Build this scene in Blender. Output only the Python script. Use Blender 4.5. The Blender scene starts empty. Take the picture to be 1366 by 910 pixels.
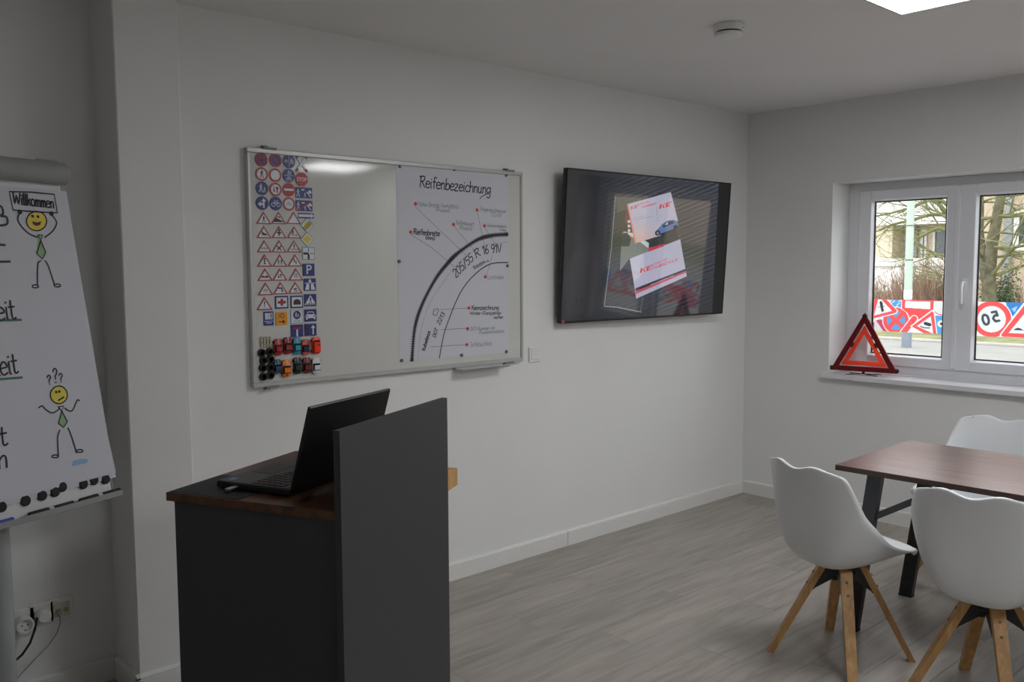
import bpy, math, random
import numpy as np
from mathutils import Vector, Matrix, noise

random.seed(7)
sc = bpy.context.scene
COL = sc.collection
PI = math.pi

# ------------------------------------------------------------------ camera
FPX = 1190.172                      # focal length in pixels of the 1366 px wide frame
YAW, PITCH, ROLL = 0.73644, -0.083149, -0.004775
CAM = Vector((-5.2197, -3.4091, 1.5512))
fw = Vector((math.sin(YAW)*math.cos(PITCH), math.cos(YAW)*math.cos(PITCH), math.sin(PITCH)))
r0 = fw.cross(Vector((0, 0, 1))).normalized(); u0 = r0.cross(fw)
rt = r0*math.cos(ROLL) + u0*math.sin(ROLL); up = -r0*math.sin(ROLL) + u0*math.cos(ROLL)
cam_data = bpy.data.cameras.new('camera'); cam = bpy.data.objects.new('camera', cam_data); COL.objects.link(cam)
cam_data.sensor_width = 36.0; cam_data.lens = FPX/1366*36.0; cam_data.clip_start = 0.05; cam_data.clip_end = 300
cam.matrix_world = Matrix(((rt.x, up.x, -fw.x, CAM.x), (rt.y, up.y, -fw.y, CAM.y), (rt.z, up.z, -fw.z, CAM.z), (0, 0, 0, 1)))
sc.camera = cam

def ray(px, py): return fw + rt*((px-683)/FPX) + up*((455-py)/FPX)
def hit(px, py, axis, val):         # photo pixel -> point on the plane axis = val
    d = ray(px, py); return CAM + d*((val-CAM[axis])/d[axis])
def hitp(px, py, o, n):             # photo pixel -> point on the plane through o with normal n
    d = ray(px, py); return CAM + d*((o-CAM).dot(n)/d.dot(n))

# ------------------------------------------------------------------ light
SKY = 4.2
LED = 20.5
w = bpy.data.worlds.new('overcast_sky'); sc.world = w; w.use_nodes = True
bg = w.node_tree.nodes['Background']; bg.inputs[0].default_value = (0.92, 0.96, 1.0, 1); bg.inputs[1].default_value = SKY
sc.view_settings.view_transform = 'Standard'; sc.view_settings.look = 'None'
sc.view_settings.exposure = 0.0; sc.view_settings.gamma = 1.0; sc.view_settings.use_curve_mapping = False

# ------------------------------------------------------------------ helpers
def lin(*c):
    if len(c) == 1: c = (c[0],)*3
    o = []
    for v in c:
        v /= 255.0
        o.append(v/12.92 if v <= .04045 else ((v+.055)/1.055)**2.4)
    return tuple(o)

MATS = {}
def mat(name, col, rough=.5, metal=0., spec=.5, var=.06, vscale=12., bump=0., bscale=200., emit=None, estr=1., coat=0.):
    if name in MATS: return MATS[name]
    m = bpy.data.materials.new(name); m.use_nodes = True; nt = m.node_tree; N = nt.nodes; L = nt.links
    b = N['Principled BSDF']
    b.inputs['Roughness'].default_value = rough; b.inputs['Metallic'].default_value = metal
    b.inputs['Specular IOR Level'].default_value = spec; b.inputs['Coat Weight'].default_value = coat
    tc = N.new('ShaderNodeTexCoord')
    nz = N.new('ShaderNodeTexNoise'); nz.inputs['Scale'].default_value = vscale; nz.inputs['Detail'].default_value = 3
    L.new(tc.outputs['Object'], nz.inputs['Vector'])
    rp = N.new('ShaderNodeValToRGB')
    rp.color_ramp.elements[0].position = .3; rp.color_ramp.elements[1].position = .7
    rp.color_ramp.elements[0].color = tuple(c*(1-var) for c in col)+(1,)
    rp.color_ramp.elements[1].color = tuple(min(1, c*(1+var)) for c in col)+(1,)
    L.new(nz.outputs['Fac'], rp.inputs['Fac']); L.new(rp.outputs['Color'], b.inputs['Base Color'])
    if bump:
        n2 = N.new('ShaderNodeTexNoise'); n2.inputs['Scale'].default_value = bscale; n2.inputs['Detail'].default_value = 4
        L.new(tc.outputs['Object'], n2.inputs['Vector'])
        bp = N.new('ShaderNodeBump'); bp.inputs['Strength'].default_value = bump; bp.inputs['Distance'].default_value = .002
        L.new(n2.outputs['Fac'], bp.inputs['Height']); L.new(bp.outputs['Normal'], b.inputs['Normal'])
    if emit:
        b.inputs['Emission Color'].default_value = tuple(emit)+(1,); b.inputs['Emission Strength'].default_value = estr
    MATS[name] = m
    return m

def wood(name, dark, light, rough=.4, axis=0, scale=6., stretch=14., spec=.5, random_obj=False, contrast=(.3, .7)):
    m = bpy.data.materials.new(name); m.use_nodes = True; nt = m.node_tree; N = nt.nodes; L = nt.links
    b = N['Principled BSDF']; b.inputs['Roughness'].default_value = rough; b.inputs['Specular IOR Level'].default_value = spec
    tc = N.new('ShaderNodeTexCoord'); mp = N.new('ShaderNodeMapping')
    sv = [stretch]*3; sv[axis] = 1.0; mp.inputs['Scale'].default_value = sv
    src = tc.outputs['Object']
    if random_obj:
        oi = N.new('ShaderNodeObjectInfo'); ad = N.new('ShaderNodeVectorMath'); ad.operation = 'ADD'
        mu = N.new('ShaderNodeVectorMath'); mu.operation = 'SCALE'; mu.inputs['Scale'].default_value = 40
        cb = N.new('ShaderNodeCombineXYZ'); L.new(oi.outputs['Random'], cb.inputs[0]); L.new(oi.outputs['Random'], cb.inputs[1])
        L.new(cb.outputs[0], mu.inputs[0]); L.new(src, ad.inputs[0]); L.new(mu.outputs[0], ad.inputs[1]); src = ad.outputs[0]
    L.new(src, mp.inputs['Vector'])
    nz = N.new('ShaderNodeTexNoise'); nz.inputs['Scale'].default_value = scale; nz.inputs['Detail'].default_value = 6; nz.inputs['Distortion'].default_value = .6
    L.new(mp.outputs[0], nz.inputs['Vector'])
    rp = N.new('ShaderNodeValToRGB'); rp.color_ramp.elements[0].position = contrast[0]; rp.color_ramp.elements[1].position = contrast[1]
    rp.color_ramp.elements[0].color = dark+(1,); rp.color_ramp.elements[1].color = light+(1,)
    L.new(nz.outputs['Fac'], rp.inputs['Fac'])
    out = rp.outputs['Color']
    if random_obj:
        mr = N.new('ShaderNodeMapRange'); mr.inputs['To Min'].default_value = .92; mr.inputs['To Max'].default_value = 1.07
        L.new(oi.outputs['Random'], mr.inputs['Value'])
        sc_ = N.new('ShaderNodeVectorMath'); sc_.operation = 'SCALE'; L.new(out, sc_.inputs[0]); L.new(mr.outputs[0], sc_.inputs['Scale']); out = sc_.outputs[0]
    L.new(out, b.inputs['Base Color'])
    bp = N.new('ShaderNodeBump'); bp.inputs['Strength'].default_value = .15; bp.inputs['Distance'].default_value = .001
    L.new(nz.outputs['Fac'], bp.inputs['Height']); L.new(bp.outputs['Normal'], b.inputs['Normal'])
    MATS[name] = m
    return m

class MB:
    def __init__(s, f=None): s.v = []; s.f = []; s.fn = f          # f maps a local point to the mesh's space
    def add(s, vs, fs):
        o = len(s.v)
        s.v += [tuple(s.fn(Vector(p))) if s.fn else tuple(p) for p in vs]
        s.f += [tuple(i+o for i in f) for f in fs]
        return s
    def box(s, x0, x1, y0, y1, z0, z1, bev=0.):
        x0, x1 = min(x0, x1), max(x0, x1); y0, y1 = min(y0, y1), max(y0, y1); z0, z1 = min(z0, z1), max(z0, z1)
        if bev <= 0:
            return s.add([(x0,y0,z0),(x1,y0,z0),(x1,y1,z0),(x0,y1,z0),(x0,y0,z1),(x1,y0,z1),(x1,y1,z1),(x0,y1,z1)],
                  [(0,3,2,1),(4,5,6,7),(0,1,5,4),(1,2,6,5),(2,3,7,6),(3,0,4,7)])
        b = min(bev, (x1-x0)*.45, (y1-y0)*.45, (z1-z0)*.45)
        X = (x0, x1); Y = (y0, y1); Z = (z0, z1); vs = []; idx = {}
        sg = (1, -1)
        for i in (0, 1):
            for j in (0, 1):
                for k in (0, 1):
                    for a in range(3):
                        p = [X[i]+sg[i]*b, Y[j]+sg[j]*b, Z[k]+sg[k]*b]
                        p[a] = (X[i], Y[j], Z[k])[a]
                        idx[i, j, k, a] = len(vs); vs.append(p)
        fs = []
        for a in range(3):
            for sd in (0, 1):
                q = []
                for (m, n) in ((0, 0), (1, 0), (1, 1), (0, 1)):
                    t = [0, 0, 0]; t[a] = sd; t[(a+1) % 3] = m; t[(a+2) % 3] = n
                    q.append(idx[t[0], t[1], t[2], a])
                fs.append(tuple(q) if sd else tuple(q[::-1]))
        for a in range(3):
            b1, b2 = (a+1) % 3, (a+2) % 3
            for m in (0, 1):
                for n in (0, 1):
                    q = []
                    for (e, fc) in ((0, b1), (1, b1), (1, b2), (0, b2)):
                        t = [0, 0, 0]; t[a] = e; t[b1] = m; t[b2] = n
                        q.append(idx[t[0], t[1], t[2], fc])
                    fs.append(tuple(q) if (m == n) else tuple(q[::-1]))
        for i in (0, 1):
            for j in (0, 1):
                for k in (0, 1):
                    q = [idx[i, j, k, a] for a in range(3)]
                    fs.append(tuple(q) if (i+j+k) % 2 else tuple(q[::-1]))
        return s.add(vs, fs)
    def prism(s, poly, a, b, plane='xz'):
        # poly in a plane, extruded along the third axis from a to b
        def P(p, t):
            return {'xz': (p[0], t, p[1]), 'xy': (p[0], p[1], t), 'yz': (t, p[0], p[1])}[plane]
        n = len(poly)
        return s.add([P(p, a) for p in poly]+[P(p, b) for p in poly],
              [tuple(range(n)), tuple(range(2*n-1, n-1, -1))]+[(i, i+n, (i+1) % n+n, (i+1) % n) for i in range(n)])
    def bar(s, p0, p1, w0, h0, w1=None, h1=None, side=None):
        # rectangular bar between two points
        p0, p1 = Vector(p0), Vector(p1); w1 = w0 if w1 is None else w1; h1 = h0 if h1 is None else h1
        d = (p1-p0).normalized()
        sd = Vector(side) if side else d.cross(Vector((0, 0, 1)))
        if sd.length < 1e-4: sd = Vector((1, 0, 0))
        sd = (sd-d*sd.dot(d)).normalized(); u = sd.cross(d)
        vs = []
        for p, w_, h_ in ((p0, w0, h0), (p1, w1, h1)):
            for a, b in ((-1, -1), (1, -1), (1, 1), (-1, 1)): vs.append(p+sd*(a*w_/2)+u*(b*h_/2))
        return s.add(vs, [(0,3,2,1),(4,5,6,7),(0,1,5,4),(1,2,6,5),(2,3,7,6),(3,0,4,7)])
    def tube(s, pts, r, n=8, cap=True):
        pts = [Vector(p) for p in pts]; m = len(pts)
        rs = list(r) if isinstance(r, (list, tuple)) else [r]*m
        vs = []; prev = None
        for i, p in enumerate(pts):
            d = (pts[min(i+1, m-1)]-pts[max(i-1, 0)]).normalized()
            if prev is None:
                a = d.cross(Vector((0, 0, 1)))
                if a.length < .05: a = d.cross(Vector((1, 0, 0)))
            else: a = prev-d*prev.dot(d)
            a.normalize(); prev = a; b = d.cross(a)
            for k in range(n):
                t = 2*PI*k/n; vs.append(p+a*(math.cos(t)*rs[i])+b*(math.sin(t)*rs[i]))
        fs = []
        for i in range(m-1):
            for k in range(n):
                k2 = (k+1) % n; fs.append((i*n+k, i*n+k2, (i+1)*n+k2, (i+1)*n+k))
        if cap: fs += [tuple(range(n-1, -1, -1)), tuple(range((m-1)*n, m*n))]
        return s.add(vs, fs)
    def lathe(s, prof, o=(0, 0, 0), ax='z', n=32):
        # prof: (radius, height); ax: axis of revolution
        vs = []; m = len(prof)
        for (r, h) in prof:
            for k in range(n):
                t = 2*PI*k/n; a, b = r*math.cos(t), r*math.sin(t)
                q = {'z': (a, b, h), 'y': (a, h, b), 'x': (h, a, b)}[ax]
                vs.append((q[0]+o[0], q[1]+o[1], q[2]+o[2]))
        fs = []
        for i in range(m-1):
            for k in range(n):
                k2 = (k+1) % n; fs.append((i*n+k, i*n+k2, (i+1)*n+k2, (i+1)*n+k))
        fs += [tuple(range(n)), tuple(range((m-1)*n, m*n))]
        return s.add(vs, fs)
    # ---- flat print, drawn in the x-z plane at depth y (towards -y is out of the surface)
    def ngon(s, pts, y=0.): return s.add([(p[0], y, p[1]) for p in pts], [tuple(range(len(pts)))])
    def disc(s, cx, cz, r, y=0., n=28, rz=None):
        rz = rz or r
        return s.ngon([(cx+r*math.cos(2*PI*k/n), cz+rz*math.sin(2*PI*k/n)) for k in range(n)], y)
    def ring(s, cx, cz, ra, rb, y=0., n=32, a0=0., a1=2*PI):
        vs = []; fs = []
        for k in range(n+1):
            t = a0+(a1-a0)*k/n
            vs += [(cx+ra*math.cos(t), y, cz+ra*math.sin(t)), (cx+rb*math.cos(t), y, cz+rb*math.sin(t))]
        for k in range(n): fs.append((2*k, 2*k+1, 2*k+3, 2*k+2))
        return s.add(vs, fs)
    def frame(s, outer, inner, y=0.):
        n = len(outer)
        return s.add([(p[0], y, p[1]) for p in outer]+[(p[0], y, p[1]) for p in inner], [(i, (i+1) % n, (i+1) % n+n, i+n) for i in range(n)])
    def rect(s, x0, x1, z0, z1, y=0.): return s.ngon([(x0, z0), (x1, z0), (x1, z1), (x0, z1)], y)
    def stroke(s, pts, w_, y=0., close=False):
        pts = [Vector((p[0], p[1])) for p in pts]
        q = [pts[0]]
        for p in pts[1:]:
            if (p-q[-1]).length > 1e-6: q.append(p)
        pts = q; m = len(pts)
        if m < 2: return s.disc(pts[0].x, pts[0].y, w_*.6, y, 8)
        vs = []
        for i in range(m):
            a = pts[(i-1) % m] if close else pts[max(i-1, 0)]; b = pts[(i+1) % m] if close else pts[min(i+1, m-1)]
            d = (b-a)
            if d.length < 1e-9: d = Vector((1, 0))
            d.normalize(); nn = Vector((-d.y, d.x))*(w_/2)
            e = Vector((0, 0))
            if not close and i == 0: e = -d*w_*.3
            if not close and i == m-1: e = d*w_*.3
            vs += [(pts[i].x+nn.x+e.x, y, pts[i].y+nn.y+e.y), (pts[i].x-nn.x+e.x, y, pts[i].y-nn.y+e.y)]
        k = m if close else m-1
        fs = [(2*i, 2*i+1, (2*i+3) % (2*m), (2*i+2) % (2*m)) for i in range(k)]
        return s.add(vs, fs)
    def mesh(s, name, smooth=False):
        me = bpy.data.meshes.new(name); me.from_pydata(s.v, [], s.f); me.update()
        if smooth:
            for p in me.polygons: p.use_smooth = True
        return me
    def build(s, name, m=None, parent=None, smooth=False, sharp=40):
        me = s.mesh(name, smooth)
        o = bpy.data.objects.new(name, me); COL.objects.link(o)
        if m: me.materials.append(m)
        if smooth: me.set_sharp_from_angle(angle=math.radians(sharp))
        if parent: o.parent = parent
        return o

def tag(o, label=None, cat=None, group=None, kind=None):
    if label: o['label'] = label
    if cat: o['category'] = cat
    if group: o['group'] = group
    if kind: o['kind'] = kind
    return o
def empty(name, loc=(0, 0, 0), rz=0.):
    o = bpy.data.objects.new(name, None); COL.objects.link(o); o.location = loc; o.rotation_euler = (0, 0, rz)
    o.empty_display_size = .1
    return o
def thing(name, label, cat, loc=(0, 0, 0), rz=0., group=None): return tag(empty(name, loc, rz), label, cat, group)
def struct(o): o['kind'] = 'structure'; return o
def clone(o, parent=None):
    c = o.copy(); COL.objects.link(c); c.parent = parent
    for ch in list(o.children): clone(ch, c)
    return c

def text_mesh(body, size, bold=0.):
    cu = bpy.data.curves.new('lettering', 'FONT'); cu.body = body; cu.size = size; cu.align_x = 'CENTER'; cu.align_y = 'CENTER'; cu.offset = bold
    cu.resolution_u = 3
    o = bpy.data.objects.new('lettering', cu); COL.objects.link(o)
    me = bpy.data.meshes.new_from_object(o.evaluated_get(bpy.context.evaluated_depsgraph_get()))
    vs = [tuple(v.co) for v in me.vertices]; fs = [tuple(p.vertices) for p in me.polygons]
    bpy.data.objects.remove(o); bpy.data.curves.remove(cu); bpy.data.meshes.remove(me)
    return vs, fs
def put_text(mb, body, size, cx, cz, y=0., bold=0., sx=1., mirror=False):
    vs, fs = text_mesh(body, size, bold)
    k = -1 if mirror else 1
    mb.add([(cx+k*v[0]*sx, y, cz+v[1]) for v in vs], fs)

# handwriting: strokes in hundredths of the cap height
GL = {
'a':(52,"45,55 25,60 8,45 5,20 18,2 35,8 45,30;45,58 45,10 52,0"),'b':(48,"8,100 8,0;8,35 25,58 42,45 44,18 28,0 8,8"),
'c':(44,"42,50 25,60 8,45 5,20 20,0 42,8"),'d':(52,"42,50 25,58 8,42 5,18 20,0 40,15;44,100 44,10 50,0"),
'e':(46,"6,32 42,36 36,55 20,60 6,42 6,15 20,0 42,8"),'f':(38,"40,92 28,100 18,88 18,0;4,58 36,58"),
'g':(48,"42,50 25,60 8,45 6,22 20,8 40,25;44,58 44,-20 30,-38 10,-30"),'h':(46,"8,100 8,0;8,35 25,58 38,48 40,0"),
'i':(22,"10,58 10,8 16,0;10,78 11,83"),'j':(22,"14,58 14,-25 2,-36;14,78 15,83"),'k':(44,"8,100 8,0;38,58 8,28;18,36 40,0"),
'l':(22,"10,100 10,8 16,0"),'m':(62,"8,58 8,0;8,38 20,58 30,48 31,0;31,38 43,58 53,48 54,0"),'n':(46,"8,58 8,0;8,36 24,58 38,48 39,0"),
'o':(48,"24,60 8,48 5,25 15,2 32,2 43,22 40,48 24,60"),'ö':(48,"24,60 8,48 5,25 15,2 32,2 43,22 40,48 24,60;14,76 15,80;32,76 33,80"),
'ä':(52,"45,55 25,60 8,45 5,20 18,2 35,8 45,30;45,58 45,10 52,0;16,76 17,80;34,76 35,80"),'p':(48,"8,58 8,-38;8,40 25,60 42,45 42,18 25,0 8,10"),
'r':(36,"8,58 8,0;8,35 20,55 34,56"),'s':(42,"38,54 22,60 9,48 20,34 36,22 32,4 16,0 4,8"),'t':(38,"16,88 16,10 26,0 36,6;2,58 34,58"),
'u':(48,"8,58 8,15 20,0 36,15;38,58 38,8 44,0"),'v':(42,"4,58 20,0 36,58"),'w':(56,"4,58 14,0 26,45 38,0 50,58"),'x':(44,"4,58 38,0;38,58 4,0"),
'y':(44,"6,58 20,10;40,58 12,-38"),'z':(46,"4,58 38,58 4,0 40,0"),
'R':(58,"10,0 12,100;0,92 38,100 50,82 38,58 12,50;24,52 54,0"),'H':(60,"8,100 8,0;50,100 50,0;8,50 50,50"),'B':(56,"10,100 10,0;10,100 40,98 42,60 10,52;10,52 46,46 46,6 10,0"),
'V':(56,"4,100 26,0 50,100"),'P':(52,"10,0 10,100 40,98 46,72 36,52 10,48"),'F':(50,"10,0 10,100;2,100 46,100;10,52 38,54"),'K':(56,"10,100 10,0;50,100 10,45;22,58 52,0"),
'W':(84,"4,98 18,0 38,80 58,0 78,98"),'G':(58,"50,85 30,100 8,80 6,25 24,0 48,10 50,45 30,45"),'D':(56,"10,100 10,0 36,6 50,40 44,84 10,100"),
'O':(58,"28,100 8,80 6,25 24,0 44,8 52,50 44,90 28,100"),'T':(52,"4,100 50,100;27,100 27,0"),'N':(58,"8,0 8,100 48,0 48,100"),'S':(50,"46,88 28,100 8,84 20,56 42,40 40,8 20,0 4,12"),
'L':(46,"10,100 10,0 44,0"),'E':(50,"46,100 10,100 10,0 46,0;10,52 40,52"),'M':(66,"8,0 10,100 32,40 54,100 58,0"),'Z':(52,"6,100 48,100 6,0 50,0"),
'0':(52,"26,100 8,80 6,25 22,0 40,10 48,55 40,92 26,100"),'1':(34,"6,72 24,100 24,0"),'2':(50,"6,80 22,100 42,88 40,62 6,0 46,0"),'3':(50,"6,92 30,100 44,80 22,55 44,35 34,4 6,4"),
'5':(50,"44,100 14,100 10,58 32,62 46,38 34,4 6,4"),'6':(50,"40,98 14,62 6,25 20,0 42,10 44,38 26,52 8,36"),'9':(50,"42,62 24,48 8,64 14,92 34,100 44,80 42,40 30,0"),
'/':(40,"2,-8 38,106"),'-':(32,"4,36 28,38"),'(':(26,"22,104 8,70 8,25 22,-8"),')':(26,"4,104 18,70 18,25 4,-8"),'?':(46,"6,78 20,100 40,88 36,62 22,45 22,24;22,4 23,0"),'.':(16,"6,2 7,0"),' ':(34,""),
}
def smooth_pts(p, k=3):
    if len(p) < 3: return p
    out = []
    for i in range(len(p)-1):
        a = p[max(i-1, 0)]; b = p[i]; c = p[i+1]; d = p[min(i+2, len(p)-1)]
        for j in range(k):
            t = j/k; t2 = t*t; t3 = t2*t
            out.append(tuple(.5*((2*b[m])+(-a[m]+c[m])*t+(2*a[m]-5*b[m]+4*c[m]-d[m])*t2+(-a[m]+3*b[m]-3*c[m]+d[m])*t3) for m in (0, 1)))
    out.append(p[-1]); return out
def write(mb, txt, p0, p1, h, wd, y=0., slant=.08):
    # handwriting from p0 to p1 (points of the sheet), cap height h, pen width wd
    W = sum(GL[c][0] for c in txt)/100.
    d = Vector((p1[0]-p0[0], p1[1]-p0[1])); L_ = d.length; d.normalize(); nrm = Vector((-d.y, d.x)); sx = L_/W
    x = 0.
    for c in txt:
        gw, g = GL[c]
        for st in g.split(';'):
            if not st.strip(): continue
            pts = [tuple(float(q)/100 for q in t.split(',')) for t in st.split()]
            pts = smooth_pts(pts)
            mb.stroke([(p0[0]+d.x*(x+a+slant*b*h/sx)*sx+nrm.x*b*h, p0[1]+d.y*(x+a+slant*b*h/sx)*sx+nrm.y*b*h) for a, b in pts], wd, y)
        x += gw/100.

# ------------------------------------------------------------------ common materials
M_wall = mat('white_wall_paint', (.80, .80, .795), .85, var=.012, vscale=3, bump=.25, bscale=260, spec=.25)
M_ceil = mat('white_ceiling_paint', (.82, .815, .81), .9, var=.012, vscale=3, bump=.2, bscale=200, spec=.2)
M_skirt = mat('white_lacquered_skirting', (.78, .78, .76), .35, var=.01)
M_pvc = mat('white_pvc', (.80, .81, .84), .3, var=.01)
M_blackmetal = mat('black_powder_coated_steel', (.012, .012, .014), .45, var=.1)
M_white = mat('white_plastic', (.78, .78, .77), .35, var=.01)
M_chair = mat('white_moulded_shell_plastic', (.76, .78, .80), .38, var=.01, vscale=5)
M_beech = wood('light_beech_wood', lin(172, 128, 76), lin(208, 164, 108), .45, axis=2, scale=5, stretch=9)
M_black = mat('matt_black_rubber', (.012, .012, .013), .7, var=.15)
M_chrome = mat('brushed_steel', (.6, .6, .6), .3, metal=1., var=.05)
M_dgrey = mat('dark_grey_laminate', lin(57, 58, 61), .55, var=.04, vscale=60, bump=.08, bscale=500)
M_paper = mat('white_paper', (.63, .64, .70), .8, var=.012, vscale=4)
M_ink = mat('black_marker_ink', (.012, .012, .02), .6, var=.1)
M_inkgreen = mat('green_marker_ink', (.05, .16, .12), .6, var=.1)
M_inkgrey = mat('thin_grey_marker_ink', (.16, .19, .21), .6, var=.1)
M_glass = None
def glass_mat(name, tint=(1, 1, 1), refl=1.):
    m = bpy.data.materials.new(name); m.use_nodes = True; nt = m.node_tree; N = nt.nodes; L = nt.links
    N.remove(N['Principled BSDF']); o = N['Material Output']
    t = N.new('ShaderNodeBsdfTransparent'); t.inputs[0].default_value = tint+(1,)
    g = N.new('ShaderNodeBsdfGlossy'); g.inputs['Roughness'].default_value = .01
    fr = N.new('ShaderNodeFresnel'); fr.inputs[0].default_value = 1.45
    mx = N.new('ShaderNodeMixShader'); L.new(fr.outputs[0], mx.inputs[0]); L.new(t.outputs[0], mx.inputs[1]); L.new(g.outputs[0], mx.inputs[2])
    L.new(mx.outputs[0], o.inputs[0]); return m
M_glass = glass_mat('clear_window_glass', (.96, .98, .97))

# ================================================================== THE ROOM
H = 2.55
XL, YF = -7.4, -6.0                      # far ends of the room behind the camera
PILX0, PILX1, PILY, RECY = -4.13, -3.905, -.19, .04
WY0, WY1, WZ0, WZ1 = -.613, -1.967, .875, 2.061       # opening of the window in view
TH = .33

# floor: slab with single planks
floor = struct(MB().box(XL, 0, YF, .06, -.2, -.009).build('floor', mat('dark_floor_joint', (.12, .11, .10), .8)))
M_plank = wood('grey_oak_laminate', lin(146, 139, 130), lin(180, 173, 164), .42, axis=0, scale=2.6, stretch=9, spec=.4, random_obj=True, contrast=(.25, .75))
PW, PL, GAP = .192, 1.285, .0005
plank_cache = {}
def plank(x0, x1, y0, y1):
    key = (round(x1-x0, 3), round(y1-y0, 3))
    if key not in plank_cache:
        me = MB().box(0, key[0], 0, key[1], -.009, 0, .0008).mesh('plank'); me.materials.append(M_plank); plank_cache[key] = me
    o = bpy.data.objects.new('plank', plank_cache[key]); COL.objects.link(o); o.location = (x0, y0, 0); o.parent = floor
row = 0; y = .04
while y > YF+.01:
    y0 = max(YF, y-PW)
    x = XL - (row*.4317 % 1.0)*PL*.98
    while x < 0:
        a, b = max(x, XL), min(x+PL, 0)
        if b-a > .05: plank(a+GAP, b-GAP, y0+GAP, y-GAP)
        x += PL
    y = y0; row += 1

struct(MB().box(XL-.2, TH, YF-.2, .3, H, H+.2).build('ceiling', M_ceil))
struct(MB().box(PILX1-.01, 0, 0, .25, 0, H).build('wall_back', M_wall))
struct(MB().box(XL, PILX0+.1, RECY, .25, 0, H).build('wall_recess', M_wall))
struct(MB().box(PILX0, PILX1, PILY, .25, 0, H, .004).build('wall_pillar', M_wall))
struct(MB().box(XL-.2, XL, YF, .25, 0, H).build('wall_left', M_wall))
struct(MB().box(XL-.2, TH, YF-.2, YF, 0, H).build('wall_front', M_wall))
wr = MB()
wr.box(0, TH, .25, WY0, 0, H); wr.box(0, TH, WY1, YF, 0, H)
for a, b in ((WY0, WY1),):
    wr.box(0, TH, a, b, 0, WZ0-.03); wr.box(0, TH, a, b, WZ1, H)
struct(wr.build('wall_right', M_wall))

# skirting: moulded profile (thickness, height), swept along a wall
SK = [(0, 0), (.015, 0), (.015, .068), (.0135, .0695), (.015, .071), (.015, .078), (.011, .085), (.004, .088), (0, .088)]
def skirt(name, a, b, parent=None):
    a, b = Vector((a[0], a[1], 0)), Vector((b[0], b[1], 0)); d = (b-a).normalized(); n = Vector((d.y, -d.x, 0))   # n points into the room
    m = MB(); k = len(SK)
    m.add([a+n*t+Vector((0, 0, h)) for t, h in SK]+[b+n*t+Vector((0, 0, h)) for t, h in SK],
          [tuple(range(k)), tuple(range(2*k-1, k-1, -1))]+[(i, i+k, (i+1) % k+k, (i+1) % k) for i in range(k)])
    o = m.build(name, M_skirt, parent)
    return o if parent else struct(o)
xj = hit(757.5, 728, 1, -.015).x
bb = struct(empty('baseboard_back', (0, 0, 0)))
skirt('skirting_board', (PILX1, 0), (xj-.002, 0), bb); skirt('skirting_board', (xj+.002, 0), (-.0005, 0), bb)
skirt('baseboard_recess', (XL, RECY), (PILX0-.0155, RECY))
skirt('baseboard_pillar', (PILX0-.015, PILY), (PILX1, PILY))
skirt('baseboard_niche', (PILX0, RECY-.0155), (PILX0, PILY-.015))
skirt('baseboard_right', (0, -.0155), (0, YF))

# ------------------------------------------------------------------ windows
def colour_attr_mat(name, emission=None, translucent=False, rough=.4):
    m = bpy.data.materials.new(name); m.use_nodes = True; nt = m.node_tree; N = nt.nodes; L = nt.links
    at = N.new('ShaderNodeAttribute'); at.attribute_name = 'print'
    b = N['Principled BSDF']
    if emission is not None:
        b.inputs['Base Color'].default_value = (.004, .004, .005, 1); b.inputs['Roughness'].default_value = rough
        L.new(at.outputs['Color'], b.inputs['Emission Color']); b.inputs['Emission Strength'].default_value = emission
    elif translucent:
        N.remove(b); d = N.new('ShaderNodeBsdfDiffuse'); t = N.new('ShaderNodeBsdfTranslucent'); mx = N.new('ShaderNodeMixShader'); mx.inputs[0].default_value = .58
        L.new(at.outputs['Color'], d.inputs[0]); L.new(at.outputs['Color'], t.inputs[0])
        L.new(d.outputs[0], mx.inputs[1]); L.new(t.outputs[0], mx.inputs[2]); L.new(mx.outputs[0], N['Material Output'].inputs[0])
    else: L.new(at.outputs['Color'], b.inputs['Base Color'])
    return m

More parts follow.
